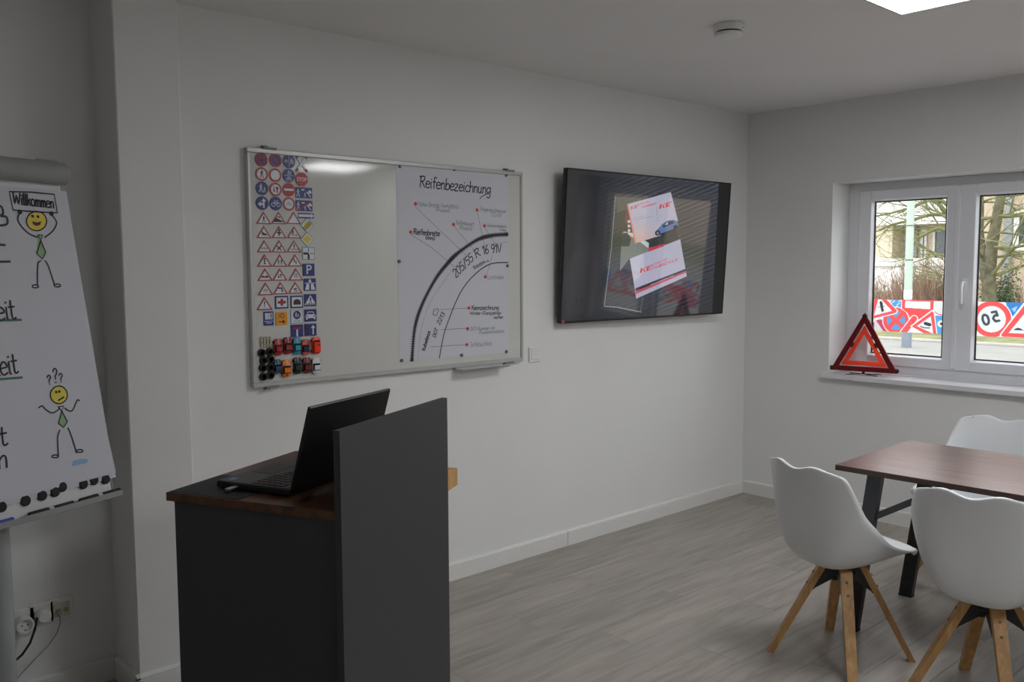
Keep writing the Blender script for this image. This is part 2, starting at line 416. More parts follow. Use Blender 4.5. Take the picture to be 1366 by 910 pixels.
class Raster:
    """flat print drawn with shapes onto the faces of a fine grid (colour attribute per face)"""
    def __init__(s, X, Y): s.X = X; s.Y = Y; s.C = np.zeros(X.shape+(3,))
    def fill(s, c): s.C[:] = lin(*c)
    def mask_poly(s, P):
        m = np.zeros(s.X.shape, bool); n = len(P)
        for i in range(n):
            (x0, y0), (x1, y1) = P[i], P[(i+1) % n]
            if y0 == y1: continue
            m ^= ((y0 > s.Y) != (y1 > s.Y)) & (s.X < (x1-x0)*(s.Y-y0)/(y1-y0)+x0)
        return m
    def put(s, m, c, a=1.):
        c = np.array(lin(*c)); s.C[m] = s.C[m]*(1-a)+c*a
    def poly(s, P, c, a=1.): s.put(s.mask_poly(P), c, a)
    def disc(s, cx, cy, r, c, a=1., ry=None): s.put(((s.X-cx)/r)**2+((s.Y-cy)/(ry or r))**2 < 1, c, a)
    def line(s, pts, wd, c, a=1.):
        m = np.zeros(s.X.shape, bool)
        for (x0, y0), (x1, y1) in zip(pts[:-1], pts[1:]):
            dx, dy = x1-x0, y1-y0; t = np.clip(((s.X-x0)*dx+(s.Y-y0)*dy)/(dx*dx+dy*dy+1e-9), 0, 1)
            m |= (s.X-x0-t*dx)**2+(s.Y-y0-t*dy)**2 < (wd/2)**2
        s.put(m, c, a)
    def text(s, txt, p0, p1, h, wd, c, up=-1, a=1.):
        mb = MB(); write(mb, txt, (0, 0), (math.hypot(p1[0]-p0[0], p1[1]-p0[1]), 0), h, wd, slant=0.)
        L_ = math.hypot(p1[0]-p0[0], p1[1]-p0[1]); ex = ((p1[0]-p0[0])/L_, (p1[1]-p0[1])/L_); ey = (-ex[1]*-up, ex[0]*-up)
        ey = (ex[1], -ex[0]) if up < 0 else (-ex[1], ex[0])
        m = np.zeros(s.X.shape, bool)
        for f in mb.f:
            P = [(p0[0]+ex[0]*mb.v[i][0]+ey[0]*mb.v[i][2], p0[1]+ex[1]*mb.v[i][0]+ey[1]*mb.v[i][2]) for i in f]
            xs = [q[0] for q in P]; ys = [q[1] for q in P]
            m |= s.mask_poly(P)
        s.put(m, c, a)
def raster_mesh(name, nx, ny, corner, C, material, parent):
    # corner(s, t) -> point; C has shape (ny, nx, 3)
    vs = [tuple(corner(i/nx, j/ny)) for j in range(ny+1) for i in range(nx+1)]
    fs = [(j*(nx+1)+i, j*(nx+1)+i+1, (j+1)*(nx+1)+i+1, (j+1)*(nx+1)+i) for j in range(ny) for i in range(nx)]
    me = bpy.data.meshes.new(name); me.from_pydata(vs, [], fs); me.update()
    at = me.attributes.new('print', 'FLOAT_COLOR', 'FACE')
    col = np.ones((ny*nx, 4), np.float32); col[:, :3] = C.reshape(-1, 3); at.data.foreach_set('color', col.ravel())
    me.materials.append(material)
    o = bpy.data.objects.new(name, me); COL.objects.link(o); o.parent = parent
    return o
def grid(nx, ny, x0, x1, y0, y1):
    X, Y = np.meshgrid((np.arange(nx)+.5)/nx, (np.arange(ny)+.5)/ny)
    return x0+X*(x1-x0), y0+Y*(y1-y0)

M_gasket = mat('black_rubber_gasket', (.01, .01, .012), .6)
M_film = colour_attr_mat('printed_translucent_window_film', translucent=True)
RED, WHT, BLU, DRK = (232, 92, 94), (222, 226, 228), (92, 160, 212), (62, 68, 72)
def film_left(R):
    R.fill((226, 228, 228))
    R.disc(150, 470, 130, (190, 80, 110)); R.poly([(60,330),(190,500),(190,520),(60,520)], (205, 205, 205))
    R.poly([(255,40),(445,40),(445,150),(400,195),(340,160)], BLU)
    for q in ((330,80),(400,110),(370,150),(420,65),(300,60)): R.line([(q[0]-18, q[1]+14), (q[0]+16, q[1]-12)], 12, WHT)
    R.disc(370, 345, 196, WHT); R.disc(370, 345, 184, RED); R.disc(370, 345, 132, BLU)
    R.line([(260, 250), (480, 440)], 62, RED); R.line([(470, 240), (270, 450)], 62, RED)
    R.poly([(440,30),(905,30),(895,190),(700,330),(560,310),(520,230),(440,180)], WHT)
    R.poly([(452,30),(892,30),(885,180),(690,320),(565,300),(535,235),(452,175)], RED); R.poly([(497,65),(845,68),(842,172),(495,160)], WHT)
    R.disc(1010, 130, 115, WHT); R.disc(1010, 130, 100, (220, 222, 222)); R.line([(905, 205), (960, 240), (1040, 245)], 14, RED)
    R.line([(480, 520), (630, 310)], 105, WHT); R.line([(480, 520), (630, 310)], 80, RED)
    R.poly([(915,255),(1060,255),(1060,520),(950,520)], BLU); R.disc(1000, 365, 52, WHT, ry=48); R.disc(1000, 365, 18, DRK)
    R.poly([(575,420),(865,180),(905,200),(960,540),(800,540)], WHT); R.poly([(597,420),(868,200),(893,215),(945,540),(810,530)], RED); R.poly([(668,412),(855,268),(897,508)], WHT)
    R.line([(785, 370), (845, 385)], 46, DRK); R.line([(720, 415), (770, 430), (845, 430)], 14, DRK)
    R.poly([(30,30),(215,30),(400,205),(380,250),(40,345)], WHT); R.poly([(45,30),(205,30),(385,205),(368,238),(45,330)], RED); R.poly([(108,30),(140,40),(312,212),(50,288)], WHT)
    R.poly([(125,90),(150,70),(175,110),(180,160),(195,215),(160,235),(140,160)], DRK); R.line([(110, 162), (205, 150)], 7, DRK)
    R.line([(37, 48), (1040, 55)], 8, (235, 110, 110))
def film_right(R):
    R.fill((226, 228, 228))
    R.poly([(360,100),(570,100),(450,280),(400,220)], (70, 130, 200)); R.poly([(430,190),(500,150),(470,230)], (150, 200, 230))
    R.disc(215, 322, 232, WHT); R.disc(215, 322, 220, RED); R.disc(215, 322, 160, WHT)
    for cx, cy, rot, ch in ((148, 330, .25, '0'), (258, 290, .25, '5')):
        pts = [(26,100),(8,80),(6,25),(22,0),(40,10),(48,55),(40,92),(26,100)] if ch == '0' else [(44,100),(14,100),(10,58),(32,62),(46,38),(34,4),(6,4)]
        q = []
        for a, b in smooth_pts(pts) if ch == '0' else pts:
            a, b = -(a-26)*1.55, (b-50)*1.2                      # the print is read from outside: mirrored from in here
            q.append((cx+a*math.cos(rot)-b*math.sin(rot), cy-(a*math.sin(rot)+b*math.cos(rot))))
        R.line(q, 30, (78, 82, 86))
    R.poly([(590,70),(610,70),(880,520),(860,540),(330,540),(312,505)], WHT); R.poly([(600,95),(865,515),(850,530),(345,530),(328,505)], RED); R.poly([(600,205),(770,478),(412,478)], WHT)
    R.poly([(460,443),(485,425),(510,412),(540,418),(570,440),(600,425),(630,412),(660,420),(700,443)], DRK)
    R.disc(960, 300, 180, WHT); R.disc(960, 300, 168, BLU); R.line([(900, 380), (960, 240), (1020, 380)], 40, WHT)

def make_window(name, ya, yb, film):
    win = struct(empty(name, (.21, (ya+yb)/2, WZ0)))
    oy = (ya+yb)/2
    F = lambda p: (p.x-.21, p.y-oy, p.z-WZ0)
    wd = abs(yb-ya); ymid = ya-.677*wd/1.354
    fr = MB(F)
    fr.box(.215, .29, ya, ya-.075, WZ0, WZ1, .003); fr.box(.215, .29, yb+.075, yb, WZ0, WZ1, .003)
    fr.box(.215, .29, ya-.07, yb+.07, WZ0, WZ0+.062, .003); fr.box(.215, .29, ya-.07, yb+.07, WZ1-.055, WZ1, .003)
    fr.build('window_frame', M_pvc, win)
    zb, zt = WZ0+.056, WZ1-.05
    for k, (a, b) in enumerate(((ya-.072, ymid+.003), (ymid-.003, yb+.072))):
        ga, gb = (a-.093, b+.077) if k == 0 else (a-.103, b+.093)
        gz0, gz1 = zb+.07, zt-.07
        s = MB(F)
        s.box(.198, .262, a, ga+.012, zb, zt, .004); s.box(.198, .262, gb-.012, b, zb, zt, .004)
        s.box(.198, .262, ga+.012, gb-.012, zb, gz0-.012, .004); s.box(.198, .262, ga+.012, gb-.012, gz1+.012, zt, .004)
        # glazing bead, sloping towards the glass
        q0 = [(ga+.012, gz0-.012), (gb-.012, gz0-.012), (gb-.012, gz1+.012), (ga+.012, gz1+.012)]; q1 = [(ga+.003, gz0-.003), (gb-.003, gz0-.003), (gb-.003, gz1+.003), (ga+.003, gz1+.003)]
        s.add([(.203, p[0], p[1]) for p in q0]+[(.226, p[0], p[1]) for p in q1], [(i, i+4, (i+1) % 4+4, (i+1) % 4) for i in range(4)])
        so = s.build('sash', M_pvc, win)
        g = MB(F)
        q2 = [(ga-.004, gz0+.004), (gb+.004, gz0+.004), (gb+.004, gz1-.004), (ga-.004, gz1-.004)]
        g.add([(.2262, p[0], p[1]) for p in q1]+[(.2262, p[0], p[1]) for p in q2]+[(.236, p[0], p[1]) for p in q1]+[(.236, p[0], p[1]) for p in q2],
              [(i, i+4, (i+1) % 4+4, (i+1) % 4) for i in range(4)]+[(i+4, i+12, (i+1) % 4+12, (i+1) % 4+4) for i in range(4)])
        g.build('gasket', M_gasket, so)
        MB(F).add([(.2365, ga+.002, gz0-.002), (.2365, gb-.002, gz0-.002), (.2365, gb-.002, gz1+.002), (.2365, ga+.002, gz1+.002)], [(0, 1, 2, 3)]).build('pane', M_glass, so)
        if film:
            z1, z0 = 1.337, 1.139
            nx, ny = 230, 102
            if k == 0: X, Y = grid(nx, ny, 37, 37+455*(ga-gb)/(z1-z0), 50, 505); R = Raster(X, Y); film_left(R)
            else: X, Y = grid(nx, ny, 45, 45+420*(ga-gb)/(z1-z0), 113, 533); R = Raster(X, Y); film_right(R)
            fo = raster_mesh('sign_film', nx, ny, lambda s_, t_: F(Vector((.2385, ga+(gb-ga)*s_, z1+(z0-z1)*t_))), R.C, M_film, so)
            fo['label'] = 'printed film strip with road signs on the glass'
        if k == 1:
            h = MB(F); yh = a-.045
            h.box(.19, .198, yh+.014, yh-.014, 1.40, 1.47, .003)
            h.tube([(.19, yh, 1.45), (.165, yh, 1.45), (.155, yh, 1.445), (.150, yh, 1.42), (.150, yh, 1.325)], [.008, .008, .009, .009, .008], 10)
            h.build('window_handle', mat('white_handle_lacquer', (.85, .85, .86), .25, var=.01), so, smooth=True)
    s = MB(F); s.box(.186, .2, ymid+.016, ymid-.012, zb+.01, zt-.01, .004); s.build('cover_strip', M_pvc, win)
    return win
make_window('window_1', WY0, WY1, True)
for n, (a, b) in enumerate(((WY0, WY1),)):
    sl = MB(); sl.box(-.045, -.0003, a+.03, b-.03, WZ0-.03, WZ0, .003); sl.box(-.0003, .215, a-.0005, b+.0005, WZ0-.03, WZ0-.00005)
    struct(sl.build('trim_%d' % (n+1), mat('white_window_board', (.74, .74, .76), .3, var=.01)))

# ================================================================== CEILING
M_led = mat('led_diffuser', (.9, .9, .9), .5, emit=(.97, .985, 1.0), estr=LED)
M_alu = mat('grey_aluminium', (.35, .35, .36), .4, metal=.6, var=.03)
def led_panel(x0, y0, label, sx=.62, sy=.62):          # x0, y0: the corner nearest the two walls
    t = thing('ceiling_light_panel', label, 'ceiling light', ((x0-sx/2), (y0-sy/2), H), 0, 'square ceiling light panels')
    a, b = sx/2, sy/2
    f = MB(); f.box(-a, a, -b, b, -.006, 0)
    f.box(-a, -a+.009, -b, b, -.034, -.006); f.box(a-.009, a, -b, b, -.034, -.006); f.box(-a+.009, a-.009, -b, -b+.009, -.034, -.006); f.box(-a+.009, a-.009, b-.009, b, -.034, -.006)
    f.build('panel_frame', M_alu, t)
    MB().box(-a+.009, a-.009, -b+.009, b-.009, -.032, -.0061).build('diffuser', M_led, t)
    return t
pc = hit(1201, 20.5, 2, H-.034)
led_panel(pc.x, pc.y, 'flat square white ceiling light above the dining table')
for x0, y0 in ((-.30, -3.95), (-3.3, -3.95)):  # first matches the whiteboard glare; second is assumed, added as fill light
    led_panel(x0, y0, 'flat square white ceiling light out of view towards the front of the room')

sd = thing('smoke_detector', 'small round white smoke detector on the ceiling', 'smoke detector', (hit(972, 33, 2, H).x, hit(972, 33, 2, H).y, H))
MB().lathe([(.0, 0), (.056, 0), (.056, -.004), (.06, -.005), (.06, -.026), (.057, -.029)], n=40).build('detector_base', M_white, sd, True)
MB().lathe([(.05, -.029), (.05, -.035)], n=40).build('smoke_gap', M_black, sd, True)
MB().lathe([(.056, -.035), (.058, -.038), (.055, -.048), (.04, -.054), (0, -.055)], n=40).build('detector_cover', M_white, sd, True)
dl = Vector((rt.x, rt.y, 0)).normalized()*.05-Vector((fw.x, fw.y, 0)).normalized()*.034
MB().lathe([(0, .0), (.003, 0), (.003, .002), (0, .002)], o=(dl.x, dl.y, -.02), n=8).build('indicator', M_black, sd)

# ================================================================== TABLE AND CHAIRS
M_walnut = wood('dark_walnut_veneer', lin(84, 57, 48), lin(118, 86, 75), .30, axis=1, scale=3, stretch=10, spec=.5)
M_edge = wood('walnut_edge_band', lin(38, 24, 16), lin(62, 40, 28), .5, axis=1, scale=4, stretch=10)
TZ = .725
c0, c1 = hit(1114, 620, 2, TZ), hit(1208, 587, 2, TZ)
trz = math.atan2(c1.y-c0.y, c1.x-c0.x)*.6
tb = thing('dining_table', 'dark walnut table with black splayed steel legs and diagonal braces', 'table', (c0.x, c0.y, 0), trz)
TW, TL = (c1-c0).length, 1.62
top = MB().box(0, TW, -TL, 0, TZ-.022, TZ, .001).build('tabletop', M_edge, tb)
MB().box(.0008, TW-.0008, -TL+.0008, -.0008, TZ, TZ+.0004).build('veneer', M_walnut, top)
for ex, ys in ((0, -.0), (1, -TL)):
    for sx in (0, 1):
        sgn = 1 if ex == 0 else -1
        xl = .108 if sx == 0 else TW-.066; tp = Vector((xl, ys-sgn*.128, TZ-.022)); ft = Vector((xl, ys-sgn*.040, .012))
        lg = MB().bar(ft, tp, .034, .058, .034, .058, side=(1, 0, 0)).build('leg', M_blackmetal, tb)
        MB().box(ft.x-.017, ft.x+.017, ft.y-.03, ft.y+.03, 0, .012).build('foot_pad', M_black, lg)
    MB().box(.05, TW-.05, ys-sgn*.128-.03, ys-sgn*.128+.03, TZ-.030, TZ-.022).build('leg_plate', M_blackmetal, tb)
    for sx in (0, 1):
        x_ = .108 if sx == 0 else TW-.066
        MB().bar((x_, ys-sgn*.112, .50), (x_, ys-sgn*.44, TZ-.024), .02, .026).build('brace', M_blackmetal, tb)

def chair_shell():
    NU, NV = 40, 48
    # v, y (forward), z, half width, side lift, side forward
    K = [(0.00, .222, .440, .178, .0, -.040), (.08, .205, .449, .202, .006, -.028), (.22, .13, .425, .225, .042, -.008), (.38, .015, .391, .233, .118, .0),
         (.50, -.095, .385, .240, .196, .026), (.60, -.175, .412, .241, .222, .050), (.70, -.212, .500, .238, .178, .060), (.82, -.224, .635, .226, .094, .046), (.92, -.243, .742, .205, .030, .040), (1.0, -.262, .795, .160, -.012, .038)]
    A = np.array(K)
    def cr(v):
        i = int(np.clip(np.searchsorted(A[:, 0], v)-1, 0, len(K)-2)); 
        p = [A[max(i-1, 0)], A[i], A[i+1], A[min(i+2, len(K)-1)]]; t = (v-A[i, 0])/(A[i+1, 0]-A[i, 0])
        m1 = (p[2]-p[0])/(p[2][0]-p[0][0]+1e-9)*(p[2][0]-p[1][0]); m2 = (p[3]-p[1])/(p[3][0]-p[1][0]+1e-9)*(p[2][0]-p[1][0])
        return (2*t**3-3*t**2+1)*p[1]+(t**3-2*t**2+t)*m1+(-2*t**3+3*t**2)*p[2]+(t**3-t**2)*m2
    vs = []; fs = []
    for j in range(NV+1):
        q = cr(j/NV); v = j/NV
        for i in range(NU+1):
            u = -1+2*i/NU; e = abs(u)**3.2
            x = u*q[3]*(1-.05*u*u)
            yy = q[1]+q[5]*e; z = q[2]+q[4]*abs(u)**3.2
            if v > .8: z += (v-.8)/.2*(.022*math.sin(min(1, abs(u)/.62)*PI/2)**2-.012)      # raised shoulders, dip between
            vs.append((x, yy, z))
    for j in range(NV):
        for i in range(NU): a = j*(NU+1)+i; fs.append((a, a+1, a+NU+2, a+NU+1))
    m = MB(); m.add(vs, fs); return m
shell_me = chair_shell().mesh('seat_shell', True); shell_me.materials.append(M_chair)
BASEZ = .405
def make_chair(base_rot):
    t = empty('shell_chair')
    s = bpy.data.objects.new('seat_shell', shell_me); COL.objects.link(s); s.parent = t
    md = s.modifiers.new('thickness', 'SOLIDIFY'); md.thickness = .011; md.offset = -1; md.use_even_offset = False
    hub = MB().lathe([(0, .352), (.045, .352), (.045, .362), (.06, .364), (.06, .372), (0, .372)], n=24)
    hub.box(-.045, .045, -.045, .045, .340, .355, .004)
    hub.build('seat_hub', M_blackmetal, t)
    for k in range(4):
        a = base_rot+PI/4+k*PI/2; d = Vector((math.cos(a), math.sin(a), 0)); sd = Vector((-d.y, d.x, 0))
        p0 = d*.075+Vector((0, 0, .376)); p1 = d*.268
        lm = MB().bar(p0+Vector((0, 0, -.0)), p1, .044, .031, .036, .027, side=sd)
        # cut the foot level and the head level
        lm.v = [(x, y, (0. if i >= 4 else .372)) for i, (x, y, z) in enumerate(lm.v)]
        lo = lm.build('leg', M_beech, t)
        br = MB(); n_in = 0.
        # steel bracket along the inner face
        z0 = .362
        e = (p1-p0).normalized(); perp = Vector((0, 0, 1)).cross(sd)
        for sgn in (-1, 1):
            o = sd*(sgn*.0215)
            br.add([Vector((0, 0, z0))+d*.02+o, p0+Vector((0, 0, -.006))+d*-.012+o, p0+e*.115-d*.016+o, Vector((0, 0, z0-.03))+d*.02+o], [(0, 1, 2, 3)])
        br.bar(p0-d*.018+Vector((0, 0, -.004)), p0+e*.12-d*.017, .043, .004, .036, .004, side=sd)
        br.bar(d*.02+Vector((0, 0, .356)), p0-d*.015-Vector((0, 0, .015)), .04, .012, side=sd)
        br.build('leg_bracket', M_blackmetal, t)
        for f_ in (.05, .10):
            sm = MB(); c = p0+e*f_
            out = sd.cross(e); out = out if out.dot(d) > 0 else -out
            sm.tube([c+out*.0125, c+out*.0160], .0045, 10); sm.build('screw', mat('brown_wood_plug', (.20, .11, .06), .6), lo)
    return t
def place_chair(x, y, heading, base, label, cat='chair'):
    # heading: direction in which a sitter looks
    t = make_chair(base-heading+PI/2)
    t.location = (x, y, 0); t.rotation_euler = (0, 0, heading-PI/2)
    tag(t, label, 'chair', 'white shell chairs at the dining table')
    return t
R_ = math.radians
place_chair(-1.945, -1.735, R_(-17), R_(-8), 'white shell chair with light wood legs at the corner of the walnut table')
place_chair(-1.925, -2.275, R_(4), R_(-9), 'white shell chair second from the table corner, light wood legs spread below')
place_chair(-.775, -1.775, R_(168), R_(-15), 'white shell chair standing between the table and the window wall')
place_chair(-1.93, -2.80, R_(0), R_(5), 'white shell chair, third along the long table side, furthest from the screen')

# ================================================================== WHITEBOARD
BX0, BX1, BZ0, BZ1 = -3.577, -2.072, 1.062, 2.033
BS = -.020                                # depth of the writing surface
M_board = mat('white_enamel_steel', (.62, .625, .595), .06, var=.012, vscale=2, spec=.5)
M_bframe = mat('anodised_aluminium_frame', (.50, .51, .50), .4, metal=.35, var=.03)
wb = thing('whiteboard', 'large white enamel whiteboard with aluminium frame on the back wall', 'whiteboard', (BX0, 0, BZ0))
BW, BH = BX1-BX0, BZ1-BZ0
MB().box(.006, BW-.006, BS, 0, .006, BH-.006).build('writing_surface', M_board, wb)
fm = .020
for nm, (a, b, c, d) in (('frame_rail', (0, BW, 0, fm)), ('frame_rail', (0, BW, BH-fm, BH)), ('frame_stile', (0, fm*.8, fm, BH-fm)), ('frame_stile', (BW-fm*.8, BW, fm, BH-fm))):
    MB().box(a, b, BS-.008, 0, c, d, .003).build(nm, M_bframe, wb)
for x_, z_ in ((.10, BH), (BW-.09, BH), (.085, 0), (BW-.1, 0)):
    k = MB(); s_ = 1 if z_ else -1
    k.box(x_-.03, x_+.03, BS-.012, -.002, z_-.004*s_, z_+.006*s_, .002); k.box(x_-.034, x_-.012, BS-.014, -.01, z_+.004*s_, z_+.011*s_, .002)
    k.build('mounting_clip', mat('grey_clip_plastic', (.22, .23, .23), .5), wb)
tr = MB(); tx0, tx1 = hit(613, 489, 1, -.05).x-BX0, hit(675, 483, 1, -.05).x-BX0
tr.box(tx0, tx1, -.075, -.02, -.012, -.008, .001); tr.box(tx0, tx1, -.075, -.072, -.012, -.002, .0005); tr.box(tx0, tx1, -.024, -.002, -.014, .0)
tr.build('pen_tray', M_bframe, wb)

def bpt(px, py, y=BS): p = hit(px, py, 1, y); return (p.x, p.z)
SG = 'road sign magnets on the whiteboard'
NAVY, SRED, SWHT, SBLK, SYEL = (mat('sign_blue_print', lin(34, 46, 120), .4), mat('sign_red_print', lin(172, 34, 40), .4), mat('sign_white_print', lin(214, 220, 228), .4),
                          mat('sign_black_print', lin(20, 26, 34), .5), mat('sign_yellow_print', lin(222, 200, 40), .4))
SORG = mat('sign_orange_print', lin(228, 150, 20), .4); STEAL = mat('sign_teal_print', lin(60, 140, 150), .4); SBRN = mat('sign_dark_brown_print', lin(70, 24, 28), .5); SGRY = mat('sign_grey_print', lin(120, 126, 134), .4)
TK = .003
def sign(px, py, outline, body, label, name='sign_magnet', at=None):
    x, z = at or bpt(px, py)
    o = MB().prism(outline, -TK, 0).build(name, body)
    o.location = (x, BS-.0002, z); tag(o, label, 'sign magnet', SG)
    return o
def prn(o, name, m, fn, layer=1):
    b = MB(); fn(b, -TK-.0003*layer); p = b.build(name, m, o); return p
def circ(r, n=36): return [(r*math.cos(2*PI*k/n), r*math.sin(2*PI*k/n)) for k in range(n)]
def sq(w_, h_): return [(-w_/2, -h_/2), (w_/2, -h_/2), (w_/2, h_/2), (-w_/2, h_/2)]
def tri(w_, h_): return [(-w_/2, -h_/2), (w_/2, -h_/2), (0, h_/2)]
def walker(b, y, cx, cz, s):
    b.disc(cx+.02*s, cz+.42*s, .09*s, y, 12); b.stroke([(cx+.01*s, cz+.32*s), (cx, cz+.02*s)], .17*s, y)
    b.stroke([(cx, cz+.04*s), (cx+.12*s, cz-.2*s), (cx+.2*s, cz-.46*s)], .1*s, y); b.stroke([(cx, cz+.04*s), (cx-.1*s, cz-.2*s), (cx-.2*s, cz-.46*s)], .1*s, y)
    b.stroke([(cx-.05*s, cz+.28*s), (cx-.18*s, cz+.08*s)], .07*s, y); b.stroke([(cx+.05*s, cz+.28*s), (cx+.2*s, cz+.1*s)], .07*s, y)
def bike(b, y, cx, cz, s):
    for k in (-.26, .26): b.ring(cx+k*s, cz-.1*s, .16*s, .21*s, y, 20)
    b.stroke([(cx-.26*s, cz-.1*s), (cx-.1*s, cz+.18*s), (cx+.16*s, cz+.18*s), (cx+.26*s, cz-.1*s)], .05*s, y); b.stroke([(cx-.1*s, cz+.18*s), (cx, cz-.1*s), (cx+.16*s, cz+.18*s)], .05*s, y)
    b.stroke([(cx-.16*s, cz+.27*s), (cx-.04*s, cz+.27*s)], .06*s, y); b.stroke([(cx+.12*s, cz+.3*s), (cx+.22*s, cz+.26*s)], .05*s, y)
def arrow(b, y, x0, z0, x1, z1, w_, head):
    d = Vector((x1-x0, z1-z0)); L_ = d.length; d.normalize(); n = Vector((-d.y, d.x)); o = Vector((x0, z0))
    P = [(0, -w_/2), (L_-head, -w_/2), (L_-head, -head*.75), (L_, 0), (L_-head, head*.75), (L_-head, w_/2), (0, w_/2)]
    b.ngon([tuple(o+d*a+n*c) for a, c in P], y)
r = .0275
# --- round signs
def stopping(b, y): b.ring(0, 0, r*.76, r*.99, y); b.stroke([(-.6*r, .6*r), (.6*r, -.6*r)], r*.22, y); b.stroke([(.6*r, .6*r), (-.6*r, -.6*r)], r*.22, y)
o = sign(348.3, 213, circ(r), NAVY, 'round blue magnet with red ring and red X, in the board corner'); prn(o, 'border', SRED, stopping)
def parking(b, y): b.ring(0, 0, r*.74, r*.99, y); b.stroke([(-.6*r, .6*r), (.6*r, -.6*r)], r*.22, y)
o = sign(367.3, 213.9, circ(r), NAVY, 'round blue magnet with red ring and single red slash'); prn(o, 'border', SRED, parking)
o = sign(385.1, 215.4, circ(r), NAVY, 'round blue magnet with bicycle and walkers parted by a vertical line')
prn(o, 'symbol', SWHT, lambda b, y: (bike(b, y, -r*.48, 0, r*.75), walker(b, y, r*.36, 0, r*.9), walker(b, y, r*.66, -.1*r, r*.6), b.stroke([(0, -r*.85), (0, r*.85)], .0016, y)))
o = sign(384.8, 234.4, circ(r), NAVY, 'round blue magnet with walkers above a bicycle')
prn(o, 'symbol', SWHT, lambda b, y: (walker(b, y, -.05*r, r*.46, r*.75), walker(b, y, r*.3, r*.42, r*.6), bike(b, y, 0, -r*.45, r*1.1), b.stroke([(-r*.8, 0), (r*.8, 0)], .0014, y)))
def rsign(px, py, label, sym=None, m=SBLK):
    o = sign(px, py, circ(r), SWHT, label); prn(o, 'border', SRED, lambda b, y: b.ring(0, 0, r*.74, r*.995, y))
    if sym: prn(o, 'symbol', m, sym)
    return o
rsign(348.6, 232.3, 'round white magnet with red ring and a walking figure', lambda b, y: walker(b, y, 0, 0, r*1.15))
rsign(366.7, 233.8, 'round white magnet with red ring and empty white centre')
o = rsign(367.1, 252.9, 'round white magnet with red ring and two opposing arrows', lambda b, y: arrow(b, y, r*.25, -r*.5, r*.25, r*.5, r*.2, r*.4))
prn(o, 'arrow', SRED, lambda b, y: arrow(b, y, -r*.25, r*.5, -r*.25, -r*.45, r*.16, r*.35))
rsign(385, 272.2, 'round white magnet with red ring and a teal bicycle', lambda b, y: bike(b, y, 0, 0, r*1.05), STEAL)
o = sign(349.2, 251.3, circ(r), NAVY, 'round blue magnet with adult and child walking'); prn(o, 'symbol', SWHT, lambda b, y: (walker(b, y, -.2*r, .05*r, r*1.25), walker(b, y, .35*r, -.2*r, r*.8)))
o = sign(384.8, 253.2, circ(r), SRED, 'round red magnet with a white bar'); prn(o, 'symbol', SWHT, lambda b, y: b.rect(-r*.8, r*.8, -r*.16, r*.16, y))
o = sign(349.5, 271, circ(r), NAVY, 'round blue magnet with white arrows up and left'); prn(o, 'symbol', SWHT, lambda b, y: (arrow(b, y, r*.22, -r*.7, r*.22, r*.75, r*.26, r*.5), arrow(b, y-.0001, r*.2, -r*.15, -r*.75, -r*.15, r*.26, r*.5)))
o = sign(367.5, 271.6, circ(r), NAVY, 'round blue magnet with a large white bicycle'); prn(o, 'symbol', SWHT, lambda b, y: bike(b, y, 0, 0, r*1.6))
# --- crossed bars, octagon, plates
cb_ = MB(); xs, zs = .026, .033
for s_ in (-1, 1):
    d = Vector((s_*xs, zs)).normalized(); n = Vector((-d.y, d.x))*.0052; e = Vector((s_*xs, zs))
    cb_.prism([tuple(-e-n), tuple(e-n), tuple(e+n), tuple(-e+n)], -TK-(.0004 if s_ > 0 else 0), 0)
x_, z_ = bpt(401.8, 218.4); o = cb_.build('sign_magnet', SWHT); o.location = (x_, BS-.0002, z_); tag(o, 'white crossed-bars magnet with red tips above the stop sign', 'sign magnet', SG)
for s_ in (-1, 1):
    for t_ in (-1, 1):
        d = Vector((s_*xs, zs)).normalized()*t_; n = Vector((-d.y, d.x))*.0053; e = Vector((s_*xs, zs))*t_
        prn(o, 'red_tip', SRED, lambda b, y: b.ngon([tuple(e-d*.014-n), tuple(e-n), tuple(e+n), tuple(e-d*.014+n)], y), 3)
R8 = .0300
o = sign(402, 239.3, [(R8*math.cos(PI/8+k*PI/4), R8*math.sin(PI/8+k*PI/4)) for k in range(8)], SRED, 'red octagonal magnet reading STOP'); prn(o, 'lettering', SWHT, lambda b, y: put_text(b, 'STOP', .0215, 0, -.001, y, .0003, .9))
def play(b, y):
    walker(b, y, -.028, -.001, .034); b.rect(-.012, .002, .009, .015, y); walker(b, y, .004, -.009, .02); b.stroke([(.012, .004), (.03, -.016)], .004, y); b.ngon([(.018, .004), (.026, .014), (.035, .006), (.035, -.002), (.02, -.002)], y)
o = sign(405, 257.3, sq(.077, .044), NAVY, 'wide blue magnet with walker, house and car'); prn(o, 'symbol', SWHT, play)
o = sign(405.4, 274.6, sq(.077, .044), NAVY, 'wide blue magnet with walker, house and car under a red slash'); prn(o, 'symbol', SWHT, play); prn(o, 'red_slash', SRED, lambda b, y: b.stroke([(-.036, -.02), (.036, .02)], .005, y), 2)
o = sign(408, 287.9, sq(.072, .022), NAVY, 'long narrow blue magnet with a white arrow'); prn(o, 'symbol', SWHT, lambda b, y: arrow(b, y, -.036, 0, .037, 0, .011, .014))
dia = lambda k: [(-k, 0), (0, -k), (k, 0), (0, k)]
